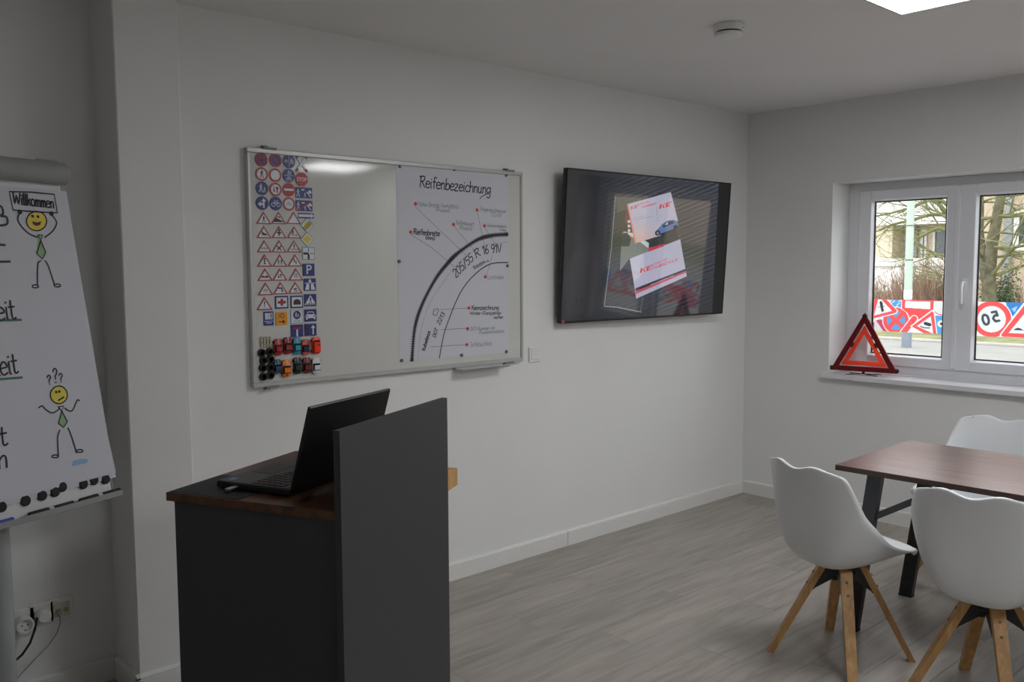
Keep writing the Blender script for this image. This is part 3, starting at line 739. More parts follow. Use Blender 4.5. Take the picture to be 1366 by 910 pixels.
for px, py, lab, sl in ((409.3, 300.8, 'diamond magnet with yellow centre crossed by black bars', True), (409.4, 319.3, 'diamond magnet with plain yellow centre', False)):
    o = sign(px, py, dia(.031), SWHT, lab); prn(o, 'border', SGRY, lambda b, y: b.frame(dia(.031), dia(.0285), y)); prn(o, 'centre', SYEL, lambda b, y: b.ngon(dia(.0195), y))
    if sl: prn(o, 'black_bar', SBLK, lambda b, y: [b.stroke([(-.016+k*.005, -.018-k*.004), (.018+k*.005, .014-k*.004)], .0028, y) for k in (-1, 0, 1)], 2)
o = sign(411.1, 338.3, sq(.058, .053), SWHT, 'white plate magnet with a bold black bend line'); prn(o, 'border', SGRY, lambda b, y: b.frame(sq(.058, .053), sq(.053, .048), y))
prn(o, 'symbol', SBLK, lambda b, y: (b.stroke([(0, -.022), (0, -.006), (-.004, 0), (-.022, 0)], .009, y), b.stroke([(0, .006), (0, .022)], .003, y), b.stroke([(.008, 0), (.022, 0)], .003, y)))
S1, S2 = .057, .052
o = sign(411.4, 360, sq(S1-.002, S2), NAVY, 'square blue magnet with the letter P'); prn(o, 'lettering', SWHT, lambda b, y: put_text(b, 'P', .056, 0, -.001, y, .0006))
def motorway(b, y):
    b.ngon([(-.024, -.022), (-.004, -.022), (-.004, .002), (-.008, .004), (-.016, .004)], y); b.ngon([(.004, -.022), (.024, -.022), (.016, .004), (.008, .004), (.004, .002)], y)
    b.rect(-.026, .026, .005, .008, y); b.ngon([(-.007, .010), (.007, .010), (.004, .022), (-.004, .022)], y)
o = sign(413, 379.7, sq(S1, S2), NAVY, 'square blue magnet with a white motorway symbol'); prn(o, 'symbol', SWHT, motorway)
o = sign(413.6, 400.5, sq(S1, S2), NAVY, 'square blue magnet with a white triangle and zebra crossing'); prn(o, 'symbol', SWHT, lambda b, y: b.ngon([(-.028, -.02), (.028, -.02), (0, .022)], y)); prn(o, 'walker', SBLK, lambda b, y: (walker(b, y, 0, .0, .026), [b.rect(-.02+k*.01, -.015+k*.01, -.02, -.013, y) for k in range(5)]), 2)
def carfront(b, y):
    b.ngon([(-.022, -.012), (.022, -.012), (.025, -.002), (.018, .004), (.013, .016), (-.013, .016), (-.018, .004), (-.025, -.002)], y); b.rect(-.022, -.015, -.018, -.011, y); b.rect(.015, .022, -.018, -.011, y)
o = sign(413.9, 420.7, sq(S1, S2), NAVY, 'square blue magnet with a white car seen from the front'); prn(o, 'symbol', SWHT, carfront); prn(o, 'windscreen', NAVY, lambda b, y: (b.ngon([(-.0145, .005), (.0145, .005), (.0105, .013), (-.0105, .013)], y), b.disc(-.017, -.004, .003, y, 10), b.disc(.017, -.004, .003, y, 10)), 2)
o = sign(413.8, 440, sq(S1, S2), NAVY, 'square blue magnet with a red and a white upward arrow'); prn(o, 'symbol', SWHT, lambda b, y: arrow(b, y, .012, -.02, .012, .021, .006, .014)); prn(o, 'red_arrow', SBRN, lambda b, y: arrow(b, y, -.015, -.02, -.015, .014, .008, .012))
o = sign(395.9, 441.3, sq(S1, S2), NAVY, 'square blue magnet with a white bar and red cap'); prn(o, 'symbol', SWHT, lambda b, y: b.rect(-.004, .004, -.024, .006, y)); prn(o, 'red_cap', SRED, lambda b, y: b.rect(-.018, .018, .007, .015, y))
o = sign(375.4, 403.3, sq(S1+.002, S2), NAVY, 'square blue magnet with a red cross on white'); prn(o, 'field', SWHT, lambda b, y: b.rect(-.024, .024, -.02, .02, y)); prn(o, 'symbol', SRED, lambda b, y: (b.rect(-.018, .018, -.0055, .0055, y), b.rect(-.006, .006, -.0145, .0145, y-.00005)), 2)
o = sign(395.6, 402.7, sq(S1, S2), NAVY, 'square blue magnet with a dark tunnel mouth on white'); prn(o, 'field', SWHT, lambda b, y: b.rect(-.024, .024, -.02, .02, y)); prn(o, 'symbol', SBRN, lambda b, y: b.ngon([(-.017, -.012), (.017, -.012), (.017, .0), (.012, .008), (0, .012), (-.012, .008), (-.017, 0)], y), 2)
o = sign(395.6, 422.5, sq(S1, .055), SWHT, 'square white magnet with a blue disc and walkers'); prn(o, 'border', SGRY, lambda b, y: b.frame(sq(S1, .055), sq(S1-.004, .052), y)); prn(o, 'disc', NAVY, lambda b, y: b.disc(0, .007, .018, y)); prn(o, 'symbol', SWHT, lambda b, y: (walker(b, y, -.004, .008, .022), walker(b, y, .006, .005, .015)), 2); prn(o, 'lettering', SGRY, lambda b, y: put_text(b, 'ZONE', .011, 0, -.019, y))
o = sign(358, 424.9, sq(.044, .058), NAVY, 'upright blue magnet with a small white picture field'); prn(o, 'field', SWHT, lambda b, y: (b.rect(-.016, .017, -.004, .022, y), b.rect(-.02, .02, -.013, -.0105, y), b.rect(-.012, .014, -.02, -.0175, y))); prn(o, 'symbol', SBLK, lambda b, y: (walker(b, y, .01, .009, .022), b.stroke([(-.003, -.002), (-.001, .02)], .0015, y)), 2)
o = sign(375.4, 425.1, [(-.026, -.029), (.025, -.027), (.026, -.002), (.024, .029), (-.026, .028)], SORG, 'upright orange magnet with a black arrow'); prn(o, 'symbol', SBLK, lambda b, y: (arrow(b, y, -.014, -.013, .016, -.013, .004, .012), b.ring(.002, .012, .007, .010, y, 16), b.stroke([(-.014, .002), (-.012, .018)], .002, y)))
# --- triangles
def bump2(b, y): b.ngon([(-.018, -.012), (-.014, -.006), (-.008, -.004), (-.002, -.008), (.004, -.005), (.01, -.004), (.018, -.012)], y)
def bend(b, y): b.stroke([(.007, -.014), (.007, -.004), (.003, .001), (-.009, .0)], .006, y)
TRI = [
 (351, 282.4, 299, 'a walking figure', lambda b, y: walker(b, y, 0, -.005, .026)), (371, 282.4, 299, 'a steep dark slope', lambda b, y: (b.ngon([(-.026, -.017), (.026, -.017), (-.012, .0)], y), b.stroke([(-.004, .004), (.006, .002)], .005, y))), (391, 282.4, 299, 'an empty white field', None),
 (351.4, 301.5, 317.8, 'a black vehicle on a slope', lambda b, y: (b.ngon([(-.009, -.012), (.016, -.014), (.012, -.008), (.0, -.004), (-.008, .004), (-.01, -.002)], y))), (371.5, 301.5, 317.8, 'a black figure with arms out', lambda b, y: (b.stroke([(0, -.013), (0, .01)], .007, y), b.stroke([(-.009, -.003), (.009, -.003)], .005, y))), (391.7, 301.8, 318, 'a digging figure', lambda b, y: (walker(b, y, -.006, -.004, .024), b.ngon([(.002, -.014), (.016, -.014), (.01, -.008)], y))),
 (351.8, 320.5, 336.8, 'grey dots', lambda b, y: [b.disc(-.01+.01*k, -.008, .004, y, 10) for k in range(3)]), (371.5, 320.5, 336.8, 'a black X', lambda b, y: (b.stroke([(-.009, -.015), (.009, .001)], .005, y), b.stroke([(.009, -.015), (-.009, .001)], .005, y))), (391.5, 320.5, 336.8, 'a figure on a zebra crossing', lambda b, y: (walker(b, y, 0, -.001, .022), [b.rect(-.016+k*.008, -.012+k*.008, -.015, -.011, y) for k in range(5)])),
 (352.2, 339.2, 355.8, 'a traffic light', lambda b, y: [b.disc(0, -.012+.009*k, .004, y, 10) for k in range(3)]), (372.5, 339.2, 355.8, 'two running children', lambda b, y: (walker(b, y, -.006, -.007, .02), walker(b, y, .007, -.006, .022))), (392.7, 339, 355.6, 'a double bend', lambda b, y: b.stroke([(-.004, .006), (-.004, -.005), (.005, -.006), (.005, -.014)], .005, y)),
 (352.8, 358, 374.9, 'two road humps', bump2), (372.5, 358, 374.6, 'two opposing arrows', lambda b, y: (arrow(b, y, .005, -.015, .005, .004, .003, .008), arrow(b, y, -.005, .002, -.005, -.016, .003, .008))), (393.9, 358, 374.3, 'a narrowing road', lambda b, y: (b.stroke([(-.005, -.014), (-.004, .004)], .003, y), b.stroke([(.005, -.014), (.003, .004)], .003, y))),
 (353.4, 376.8, 393.9, 'a slanted bicycle', lambda b, y: bike(b, y, 0, -.006, .022)), (373.4, 376.3, 392.6, 'a black left bend', bend), (393.2, 375.9, 391.8, 'a skidding car', lambda b, y: (b.ngon([(-.008, -.004), (.004, -.001), (.008, -.006), (-.007, -.01)], y), b.stroke([(-.004, -.016), (0, -.012)], .003, y), b.stroke([(.005, -.016), (.008, -.011)], .003, y))),
 (352.1, 396.1, 413.7, 'an exclamation mark', lambda b, y: (b.ngon([(-.003, .008), (.003, .008), (.0012, -.009), (-.0012, -.009)], y), b.disc(0, -.0135, .0024, y, 10)))]
for px, ya, yb, what, fn in TRI:
    a, b_ = bpt(px, ya), bpt(px, yb); hh = a[1]-b_[1]; ww = hh*1.34
    o = sign(0, 0, tri(ww, hh), SWHT, 'red-bordered triangular magnet with '+what, at=(a[0], (a[1]+b_[1])/2))
    k = .74; prn(o, 'border', SRED, lambda b, y: b.frame(tri(ww*.995, hh*.995), [(p[0]*k, p[1]*k-hh*.045) for p in tri(ww, hh)], y))
    if fn: prn(o, 'symbol', SGRY if 'grey' in what else SBLK, fn, 2)

# --- small round and cube magnets
tyre = None
for cx, cy in ((163, 350), (285, 335), (190, 465), (297, 450), (180, 580), (295, 570), (187, 712), (297, 690)):
    x_, z_ = bpt(335+cx/11.38, 440+cy/11.38, BS-.006)
    if tyre is None:
        tyre = MB().lathe([(0, -.012), (.014, -.012), (.0165, -.010), (.0165, 0), (0, 0)], ax='y', n=28).build('magnet', M_black, None, True); MB().lathe([(.009, -.0122), (.0105, -.0135), (.012, -.0122)], ax='y', n=24).build('rim', M_black, tyre, True); o = tyre
    else: o = clone(tyre)
    o.location = (x_, BS-.0002, z_); tag(o, 'black round magnet in the cluster beside the toy cars on the whiteboard', 'magnet', 'black round magnets on the whiteboard')
cube = None; M_gold = mat('nickel_magnet', (.55, .5, .38), .3, metal=.8, var=.2, vscale=200)
for i in range(4):
    for j in range(5):
        x_, z_ = bpt(348.2+i*3.9, 450.2+j*3.0)
        if cube is None: cube = MB().box(-.0045, .0045, -.009, 0, -.0032, .0032, .001).build('cube_magnet', M_gold); o = cube
        else: o = clone(cube)
        o.location = (x_, BS-.0002, z_); tag(o, 'tiny metal cube magnet in the block above the black round magnets', 'magnet', 'tiny cube magnets on the whiteboard')

# --- toy cars, wheels against the board, bonnet up
M_tint = mat('dark_tinted_car_glass', (.01, .012, .015), .15)
def toy_car(cx, cy, L_, W_, col, label, van=False, roof=None, extra=None):
    x_, z_ = bpt(335+cx/11.38, 440+cy/11.38, BS-.012)
    t = thing('toy_car', label, 'toy car', (x_, BS-.0002, z_), 0, 'toy cars on the whiteboard')
    body = mat('car_paint_%d_%d_%d' % col, lin(*col), .25, coat=.3, var=.03)
    a, c = W_/2, L_/2
    b = MB(); lv = [(-.0035, .90), (-.008, 1.0), (-.012, .97), (-.0135, .88)]; vs = []; n = 20
    for yy, k in lv:
        for q in range(n):
            th = 2*PI*q/n; e = .42
            vs.append((a*k*abs(math.cos(th))**e*(1 if math.cos(th) >= 0 else -1), yy, c*(k*.4+.6)*abs(math.sin(th))**e*(1 if math.sin(th) >= 0 else -1)))
    fs = [(i*n+q, i*n+(q+1) % n, (i+1)*n+(q+1) % n, (i+1)*n+q) for i in range(3) for q in range(n)]+[tuple(range(n)), tuple(range(3*n, 4*n))]
    b.add(vs, fs); b.build('body', body, t, True, 50)
    z0, z1 = (-c*.85, c*.62) if van else (-c*.62, c*.30)
    hgt = .024 if van else .021
    cb = MB(); p0 = [(-a*.86, z0), (a*.86, z0), (a*.86, z1), (-a*.86, z1)]; p1 = [(-a*.70, z0+c*.14), (a*.70, z0+c*.14), (a*.70, z1-c*.22), (-a*.70, z1-c*.22)]
    cb.add([(p[0], -.013, p[1]) for p in p0]+[(p[0], -hgt, p[1]) for p in p1], [(0,1,2,3),(4,5,6,7)]+[(i, (i+1) % 4, (i+1) % 4+4, i+4) for i in range(4)])
    cab = cb.build('cabin', M_tint if not van else body, t)
    MB().add([(p[0]*.98, -hgt-.0004, p[1]) for p in p1], [(0, 1, 2, 3)]).build('roof', mat('car_roof_%d_%d_%d' % (roof or col), lin(*(roof or col)), .25, var=.03), cab)
    if van: MB().add([(p[0], p[1], p[2]) for p in [(-a*.7, -.0155, z1-.0), (a*.7, -.0155, z1-.0), (a*.62, -hgt+.001, z1-c*.19), (-a*.62, -hgt+.001, z1-c*.19)]], [(0, 1, 2, 3)]).build('windscreen', M_tint, cab)
    for sx in (-1, 1):
        for sz in (-.58, .58): MB().lathe([(0, 0), (.0058, 0), (.0058, .004), (0, .004)], o=(sx*a*.94-(.002), -.0062, sz*c), ax='x', n=14).build('wheel', M_black, t)
    if extra:
        m = MB(); extra(m, a, c, hgt); m.build('marking', extra.mat, t)
    return t
def ex(m, fn): fn.mat = m; return fn
toy_car(413, 265, .070, .036, (178, 32, 28), 'plain bright red toy car above the dark blue one', roof=(170, 30, 26))
toy_car(560, 240, .072, .037, (140, 24, 26), 'dark red toy car with black windows next to the turquoise one', roof=(160, 40, 30))
toy_car(700, 245, .072, .036, (24, 140, 165), 'turquoise toy car between two red ones', roof=(40, 160, 185))
toy_car(828, 265, .068, .037, (190, 60, 36), 'orange-red toy car with dark roof', roof=(26, 30, 40))
toy_car(990, 240, .074, .040, (250, 56, 14), 'bright orange toy emergency van', van=True, extra=ex(SBLK, lambda m, a, c, h: m.rect(-.002, a*.62, .001, .006, -h-.0008)))
toy_car(405, 560, .062, .034, (28, 62, 96), 'dark blue toy car beside the black round magnets', roof=(30, 66, 100))
toy_car(540, 585, .074, .040, (226, 122, 20), 'yellow-orange sports car toy', roof=(226, 122, 20), extra=ex(SBLK, lambda m, a, c, h: m.rect(-.004, .004, -c*.85, -c*.68, -.0142)))
toy_car(710, 545, .072, .036, (24, 36, 36), 'black toy car with grey stripe', roof=(40, 52, 52), extra=ex(SGRY, lambda m, a, c, h: m.rect(-.003, .003, c*.38, c*.8, -.0142)))
toy_car(850, 540, .070, .036, (110, 20, 24), 'maroon toy car beside the white one', roof=(116, 24, 28))
toy_car(990, 545, .070, .038, (214, 218, 222), 'white toy car with black windows', roof=(220, 224, 228))

# --- poster
P_tl, P_tr, P_bl, P_br = bpt(528.2, 217.7), bpt(677.8, 233.5), bpt(532, 482.7), bpt(677.8, 470.9)
px0, px1, pz0, pz1 = (P_tl[0]+P_bl[0])/2, (P_tr[0]+P_br[0])/2, (P_bl[1]+P_br[1])/2, (P_tl[1]+P_tr[1])/2
po = MB().box(0, px1-px0, -.0006, 0, 0, pz1-pz0).build('poster', M_paper); po.location = (px0, BS-.0002, pz0)
tag(po, 'white poster with hand-drawn tyre arc, titled Reifenbezeichnung, on the whiteboard', 'poster')
def pp(px, py): q = bpt(px, py); return (min(max(q[0]-px0, .001), px1-px0-.001), min(max(q[1]-pz0, .001), pz1-pz0-.001))
YP = -.0010
def pline(mb, pts, wd, sm=True): mb.stroke(smooth_pts([pp(*q) for q in pts], 6) if sm else [pp(*q) for q in pts], wd, YP)
ti = MB(); write(ti, 'Reifenbezeichnung', pp(559, 249.5), pp(654, 259), .052, .0058, YP); pline(ti, [(652, 259), (649, 259), (643, 262), (640, 265)], .004); ti.build('title', M_ink, po)
ar = MB(); OUT = [(549.2, 481.5), (553, 438.4), (562.7, 406.8), (580.3, 373), (596.1, 352.3), (610.9, 337.4), (636.6, 320), (656, 314.3), (677.8, 312.6)]
op = smooth_pts([pp(*q) for q in OUT], 8); ar.stroke(op, .011, YP)
for i in range(0, len(op)-1):
    for f_ in (0., .5):
        a, b = Vector(op[i]), Vector(op[i+1]); c = a.lerp(b, f_); d = (b-a).normalized(); n = Vector((-d.y, d.x)); ar.stroke([tuple(c-n*.010), tuple(c+n*.010)], .0045, YP-.0001)
ar.build('tread_arc', M_ink, po)
ia = MB(); pline(ia, [(585.9, 478), (590, 455), (596.1, 433), (613.7, 391), (633, 366.4), (654, 352.3), (677.8, 350.2)], .0052); ia.build('rim_arc', M_ink, po)
fa = MB(); pline(fa, [(557, 480), (562, 438), (573, 405), (590, 378), (612, 350), (645, 328), (677, 323)], .0014); fa.build('fine_arc', M_inkgrey, po)
for q in ([(554, 276), (585, 306), (622, 341)], [(548, 313), (575, 330), (606, 356)], [(605, 301), (612, 310), (633, 335)], [(637, 284), (641, 305), (646, 327)], [(647, 304), (655, 318), (664, 330)], [(648, 369), (652, 357), (657, 340)],
          [(624, 411), (605, 412), (586, 413)], [(622, 438), (605, 439), (588, 440)], [(620, 460), (600, 461), (574, 463)]):
    ld = MB(); pline(ld, q, .0022, False); ld.build('leader_line', M_inkgrey, po)
for q in ((554, 272), (547.6, 309.7), (604.8, 299.6), (636.2, 280.3), (646, 301.3), (647.2, 369.4), (625.3, 411), (623.6, 438.7), (622.5, 459.9)):
    rd = MB(); c = pp(*q); rd.disc(c[0], c[1], .0095, YP-.0001, 20, .0085); rd.build('red_dot', mat('red_dot_sticker', lin(205, 70, 52), .6), po)
def note(txt, a, b, h, wd, m):
    q = MB(); write(q, txt, pp(*a), pp(*b), h, wd, YP); return q.build('lettering', m, po)
M_gg = mat('grey_green_ink', (.12, .2, .2), .6)
for s_, a, b, h, wd in (('Reifenbreite', (551, 312.5), (586.5, 315), .026, .0042), ('(mm)', (567, 319), (580, 320.5), .018, .004), ('Kennzeichnung', (628.5, 413.5), (665, 413), .022, .0036), ('Winter-/Ganzjahres-', (626.5, 420), (669, 419.5), .016, .0028),
                        ('reifen', (658, 425.5), (671, 425), .016, .003), ('205/55', (607.5, 371), (632, 346.5), .040, .0052), ('R', (634.5, 345), (641.5, 340.5), .042, .0052), ('16', (644, 340), (652, 337.5), .042, .0052), ('91V', (654.5, 337.8), (669, 336.5), .042, .0052),
                        ('Rotation', (632, 360), (647, 350.5), .018, .003), ('tubeless', (566, 469), (574, 442.5), .020, .0042), ('DOT', (580.5, 451), (584.5, 439), .020, .0036), ('2213', (586, 434), (593.5, 418.5), .022, .0036)): note(s_, a, b, h, wd, M_ink)
q = MB(); pline(q, [(647, 350.5), (651.5, 347.5)], .003, False); pline(q, [(650, 347), (651.5, 347.5), (651, 349.5)], .003, False); q.build('arrow', M_ink, po)
q = MB(); pline(q, [(577.5, 419.5), (579, 411.5), (581, 414), (583, 411), (585, 414), (583.5, 416.5), (582, 421.5), (577.5, 419.5)], .0036, False); q.build('snowflake_mark', M_ink, po)
for s_, a, b, h in (('Höhe-Breite-Verhältnis', (557, 275), (611.5, 278.5), .021), ('(Prozent)', (581, 282), (600, 283.5), .017), ('Reifenbauart', (608, 299.5), (632, 301.5), .020), ('(Radial)', (612.5, 306), (630, 307.5), .018),
                    ('Felgendurchmesser', (640, 281.5), (675, 284.5), .021), ('(Zoll)', (655, 288), (669, 289.5), .018), ('Geschwindigkeits', (649.5, 302.5), (675.5, 304), .015), ('index', (666, 308), (676, 308.8), .014),
                    ('Lastindex', (650, 372.3), (672, 372.3), .022), ('DOT-Nummer mit', (627, 441.3), (660, 439.5), .018), ('Produktionsdatum', (639, 446), (672.5, 443.5), .017), ('Schlauchlos', (626.5, 463), (656, 460.5), .024)): note(s_, a, b, h, .0020, M_gg)
pm = None
for q, wh in (((533.3, 222), 'upper left corner'), ((605.5, 226.2), 'middle of the top edge'), ((674.8, 233.9), 'upper right corner'), ((532.2, 348.7), 'middle of the left edge'), ((676.6, 354.6), 'middle of the right edge'), ((535.5, 481), 'lower left corner'), ((615.4, 473.9), 'middle of the bottom edge'), ((675.2, 469.2), 'lower right corner')):
    c = bpt(*q)
    if pm is None: pm = MB().lathe([(0, -.007), (.006, -.007), (.008, -.005), (.008, 0), (0, 0)], ax='y', n=20).build('poster_magnet', mat('grey_magnet', (.16, .17, .16), .4, metal=.5), None, True); o = pm
    else: o = clone(pm)
    o.location = (c[0], BS-.0009, c[1]); tag(o, 'small grey magnet on the '+wh+' of the tyre poster', 'magnet', 'small grey magnets holding the poster')

# ------------------------------------------------------------------ switch plate beside the board
c = hit(713.5, 473, 1, -.008)
sw = thing('switch_plate', 'white square switch plate between whiteboard and screen', 'switch', (c.x, 0, c.z))
MB().box(-.0405, .0405, -.009, 0, -.0405, .0405, .003).build('plate', M_white, sw); MB().box(-.028, .028, -.0125, -.008, -.028, .028, .002).build('rocker', M_white, sw)

# ================================================================== WALL SCREEN
tvW = 1.43; tvH = tvW*.575; tyaw, ttilt = -.0282, .064
tvc = Vector((-1.118, -.101, 1.656))
tv = thing('television', 'large flat black television on the back wall showing two flyers', 'television', tvc); tv.rotation_mode = 'XYZ'
tv.rotation_euler = (ttilt, 0, tyaw)
M_tvb = mat('black_gloss_plastic', (.008, .008, .009), .25, var=.05)
MB().box(-tvW/2, tvW/2, 0, .028, -tvH/2, tvH/2, .003).build('housing', M_tvb, tv)
MB().box(-tvW*.36, tvW*.36, .028, .052, -tvH*.42, tvH*.2, .006).build('back_cover', M_tvb, tv)
bz = MB(); e = .007
bz.box(-tvW/2, tvW/2, -.003, 0, tvH/2-e, tvH/2, .001); bz.box(-tvW/2, tvW/2, -.003, 0, -tvH/2, -tvH/2+.011, .001); bz.box(-tvW/2, -tvW/2+e, -.003, 0, -tvH/2+.011, tvH/2-e, .001); bz.box(tvW/2-e, tvW/2, -.003, 0, -tvH/2+.011, tvH/2-e, .001)
bz.build('bezel', M_tvb, tv)
MB().box(-.06, .06, .028, .062, -.22, .12).build('wall_mount', M_blackmetal, tv)
# picture: photo of two flyers in a clear sleeve (coordinates follow a crop of the photograph, mapped onto the panel)
def homography(src, dst):
    A_ = []; B_ = []
    for (x, y), (u, v) in zip(src, dst):
        A_ += [[x, y, 1, 0, 0, 0, -u*x, -u*y], [0, 0, 0, x, y, 1, -v*x, -v*y]]; B_ += [u, v]
    h = np.linalg.solve(np.array(A_, float), np.array(B_, float)); return np.append(h, 1).reshape(3, 3)
nx, ny = 620, 356
S_, T_ = grid(nx, ny, 0, 1, 0, 1)
Hm = homography([(0, 0), (1, 0), (1, 1), (0, 1)], [(67, 52), (926, 154), (882, 822), (31, 864)])
D_ = Hm[2, 0]*S_+Hm[2, 1]*T_+Hm[2, 2]
R = Raster((Hm[0, 0]*S_+Hm[0, 1]*T_+Hm[0, 2])/D_, (Hm[1, 0]*S_+Hm[1, 1]*T_+Hm[1, 2])/D_)
X, Y = R.X, R.Y
ph = (Y+.36*X)/21.0; rib = .5+.5*np.sin(ph*2*PI)+.35*np.sin(ph*4.7+X*.02)
rng = np.random.default_rng(3)
base = np.clip((X-150)/350, 0, 1)*np.clip(1.25-(Y-100)/900, .3, 1)
lv = .010+base*(.016+.042*np.clip(rib, 0, 1.2))+rng.random(X.shape)*.003
R.C[..., 0] = lv*.92; R.C[..., 1] = lv*1.0; R.C[..., 2] = lv*1.25
R.poly([(60,40),(170,60),(235,300),(245,560),(200,840),(20,880)], (40, 38, 40), .75)
R.poly([(45,700),(70,820),(200,835),(235,600),(200,400),(60,560)], (52, 50, 54), .55)
R.poly([(112,740),(122,735),(118,775),(108,775)], (26, 24, 26)); R.disc(142, 751, 9, (24, 22, 24))
R.poly([(322,205),(385,230),(425,450),(400,540),(345,520),(330,400)], (46, 52, 30), .8); R.poly([(322,205),(460,215),(440,260),(330,290)], (96, 104, 96), .5)
R.poly([(380,270),(415,440),(400,400),(370,330)], (120, 60, 36), .8)
R.poly([(425,455),(640,380),(655,430),(500,490),(440,500)], (28, 38, 34), .9)
R.poly([(320,205),(262,785),(460,818),(700,650),(640,230)], (110, 118, 128), .07)
R.poly([(360,390),(440,410),(500,470),(495,540),(400,530),(345,600),(352,470)], (150, 156, 156), .55); R.poly([(360,390),(420,400),(500,455),(495,480),(430,430)], (214, 218, 216), .8)
R.poly([(350,468),(395,470),(405,430),(385,395),(360,400)], (40, 44, 46), .85)
for cy in (338, 362, 386): R.disc(394, cy, 8, (190, 196, 198))
def ke_logo(R, x, y, w_, h, sk, c):
    # bold slanted letters K and E
    P = lambda a, b: (x+a*w_+b*h*.18, y+a*w_*sk-b*h)
    for q in ([(0, 0), (.16, 0), (.16, 1), (0, 1)], [(.16, .42), (.40, 1), (.56, 1), (.30, .5), (.56, 0), (.40, 0), (.16, .58)], [(.58, 0), (1.0, 0), (1.0, .2), (.72, .2), (.72, .8), (1.12, .8), (1.12, 1), (.58, 1)], [(.70, .42), (.96, .42), (.96, .6), (.70, .6)]):
        R.poly([P(*t) for t in q], c)
F1 = [(385,246),(614,188),(652,338),(640,378),(560,415),(425,455)]
R.poly(F1, (182, 180, 198)); m = R.mask_poly(F1); k = np.clip((Y-330)/110, 0, 1)*np.clip(1.25-(X-400)/180, 0, 1)
for ch, tgt in enumerate(lin(214, 178, 160)): R.C[..., ch][m] = (R.C[..., ch]*(1-k*.8)+tgt*k*.8)[m]
R.line([(387, 250), (428, 452)], 9, (222, 120, 110), .8); R.line([(540, 262), (545, 340)], 1.6, (120, 120, 130))
ke_logo(R, 402, 276, 36, 17, -.24, (205, 60, 70))
ke_logo(R, 553, 276, 58, 24, -.24, (214, 44, 58))
for z, w_ in ((322, 60), (334, 100), (352, 60), (366, 68), (378, 66)): R.line([(418, z), (418+w_, z-w_*.22)], 2.2, (120, 130, 160) if z < 345 else (165, 165, 175), .8)
R.poly([(532,398),(545,382),(572,352),(598,338),(630,334),(650,342),(653,368),(640,378),(610,392),(560,412),(535,414)], (88, 116, 168)); R.poly([(570,362),(598,342),(626,338),(632,352),(575,374)], (40, 50, 70)); R.poly([(580,362),(596,346),(600,346),(598,358)], (180, 186, 190))
R.disc(545, 402, 14, (24, 28, 36)); R.disc(545, 402, 7, (120, 130, 150)); R.disc(640, 374, 12, (24, 28, 36)); R.line([(560, 410), (630, 386)], 8, (20, 24, 34))
F2 = [(398,535),(498,498),(664,437),(699,632),(433,746)]
R.poly(F2, (180, 178, 200)); R.poly([(498,480),(585,458),(578,472),(498,500)], (196, 52, 72))
R.poly([(398,535),(470,508),(480,600),(420,660)], (205, 205, 220), .5)
R.poly([(427,692),(694,592),(697,607),(430,712)], (44, 38, 52)); R.poly([(429,707),(697,603),(697,612),(431,722)], (190, 80, 100)); R.line([(505, 676), (628, 628)], 3, (190, 190, 205), .7)
ke_logo(R, 452, 612, 58, 25, -.30, (222, 40, 58))
def blocktext(R, txt, p0, p1, h, wd, c):
    n = len(txt)
    for i, ch in enumerate(txt):
        f = (i+.1)/n; x = p0[0]+(p1[0]-p0[0])*f; y = p0[1]+(p1[1]-p0[1])*f; s_ = (p1[0]-p0[0])/n*.72; sk = (p1[1]-p0[1])/(p1[0]-p0[0])
        Q = {'K': "0,0 0,1;1,1 0,.5 1,0", 'A': "0,0 .5,1 1,0;.2,.4 .8,.4", 'R': "0,0 0,1 1,1 1,.5 0,.5;.4,.5 1,0", 'I': ".5,0 .5,1", 'N': "0,0 0,1 1,0 1,1", 'G': "1,1 0,1 0,0 1,0 1,.5", 'F': "0,0 0,1 1,1;0,.5 .8,.5", 'H': "0,0 0,1;1,0 1,1;0,.5 1,.5",
             'S': "1,1 0,1 0,.5 1,.5 1,0 0,0", 'C': "1,1 0,1 0,0 1,0", 'U': "0,1 0,0 1,0 1,1", 'L': "0,1 0,0 1,0", 'E': "1,1 0,1 0,0 1,0;0,.5 .8,.5"}[ch]
        for st in Q.split(';'):
            pts = [tuple(float(v) for v in q.split(',')) for q in st.split()]
            R.line([(x+a*s_, y+a*s_*sk-b*h) for a, b in pts], wd, c)
blocktext(R, 'KARING', (516, 577), (598, 545), 11, 2.2, (214, 60, 76)); blocktext(R, 'FAHRSCHULE', (516, 595), (652, 547), 12, 2.2, (206, 50, 68))
blocktext(R, 'KARING', (441, 254), (500, 240), 8, 1.8, (205, 96, 104)); blocktext(R, 'FAHRSCHULE', (462, 268), (540, 248), 8, 1.8, (196, 70, 82))
for pl, a_ in (([(322, 205), (300, 480), (262, 785)], .5), ([(262, 785), (330, 790), (460, 818)], .8), ([(470, 720), (455, 815)], .3)): R.line(pl, 3, (190, 195, 200), a_)
R.poly([(866,140),(935,150),(890,835),(832,835)], (10, 10, 11))
M_scr = colour_attr_mat('lit_screen_behind_gloss_glass', emission=.8, rough=.06); M_scr.node_tree.nodes['Principled BSDF'].inputs['IOR'].default_value = 1.7
x0_, x1_, z0_, z1_ = -tvW/2+e, tvW/2-e, -tvH/2+.011, tvH/2-e
raster_mesh('screen', nx, ny, lambda s_, t_: (x0_+(x1_-x0_)*s_, -.0008, z1_+(z0_-z1_)*t_), R.C, M_scr, tv)
MB().box(-tvW/2+.006, -tvW/2+.030, -.006, .002, -tvH/2-.002, -tvH/2+.022, .002).build('standby_window', mat('reddish_clear_plastic', (.25, .10, .08), .2), tv)

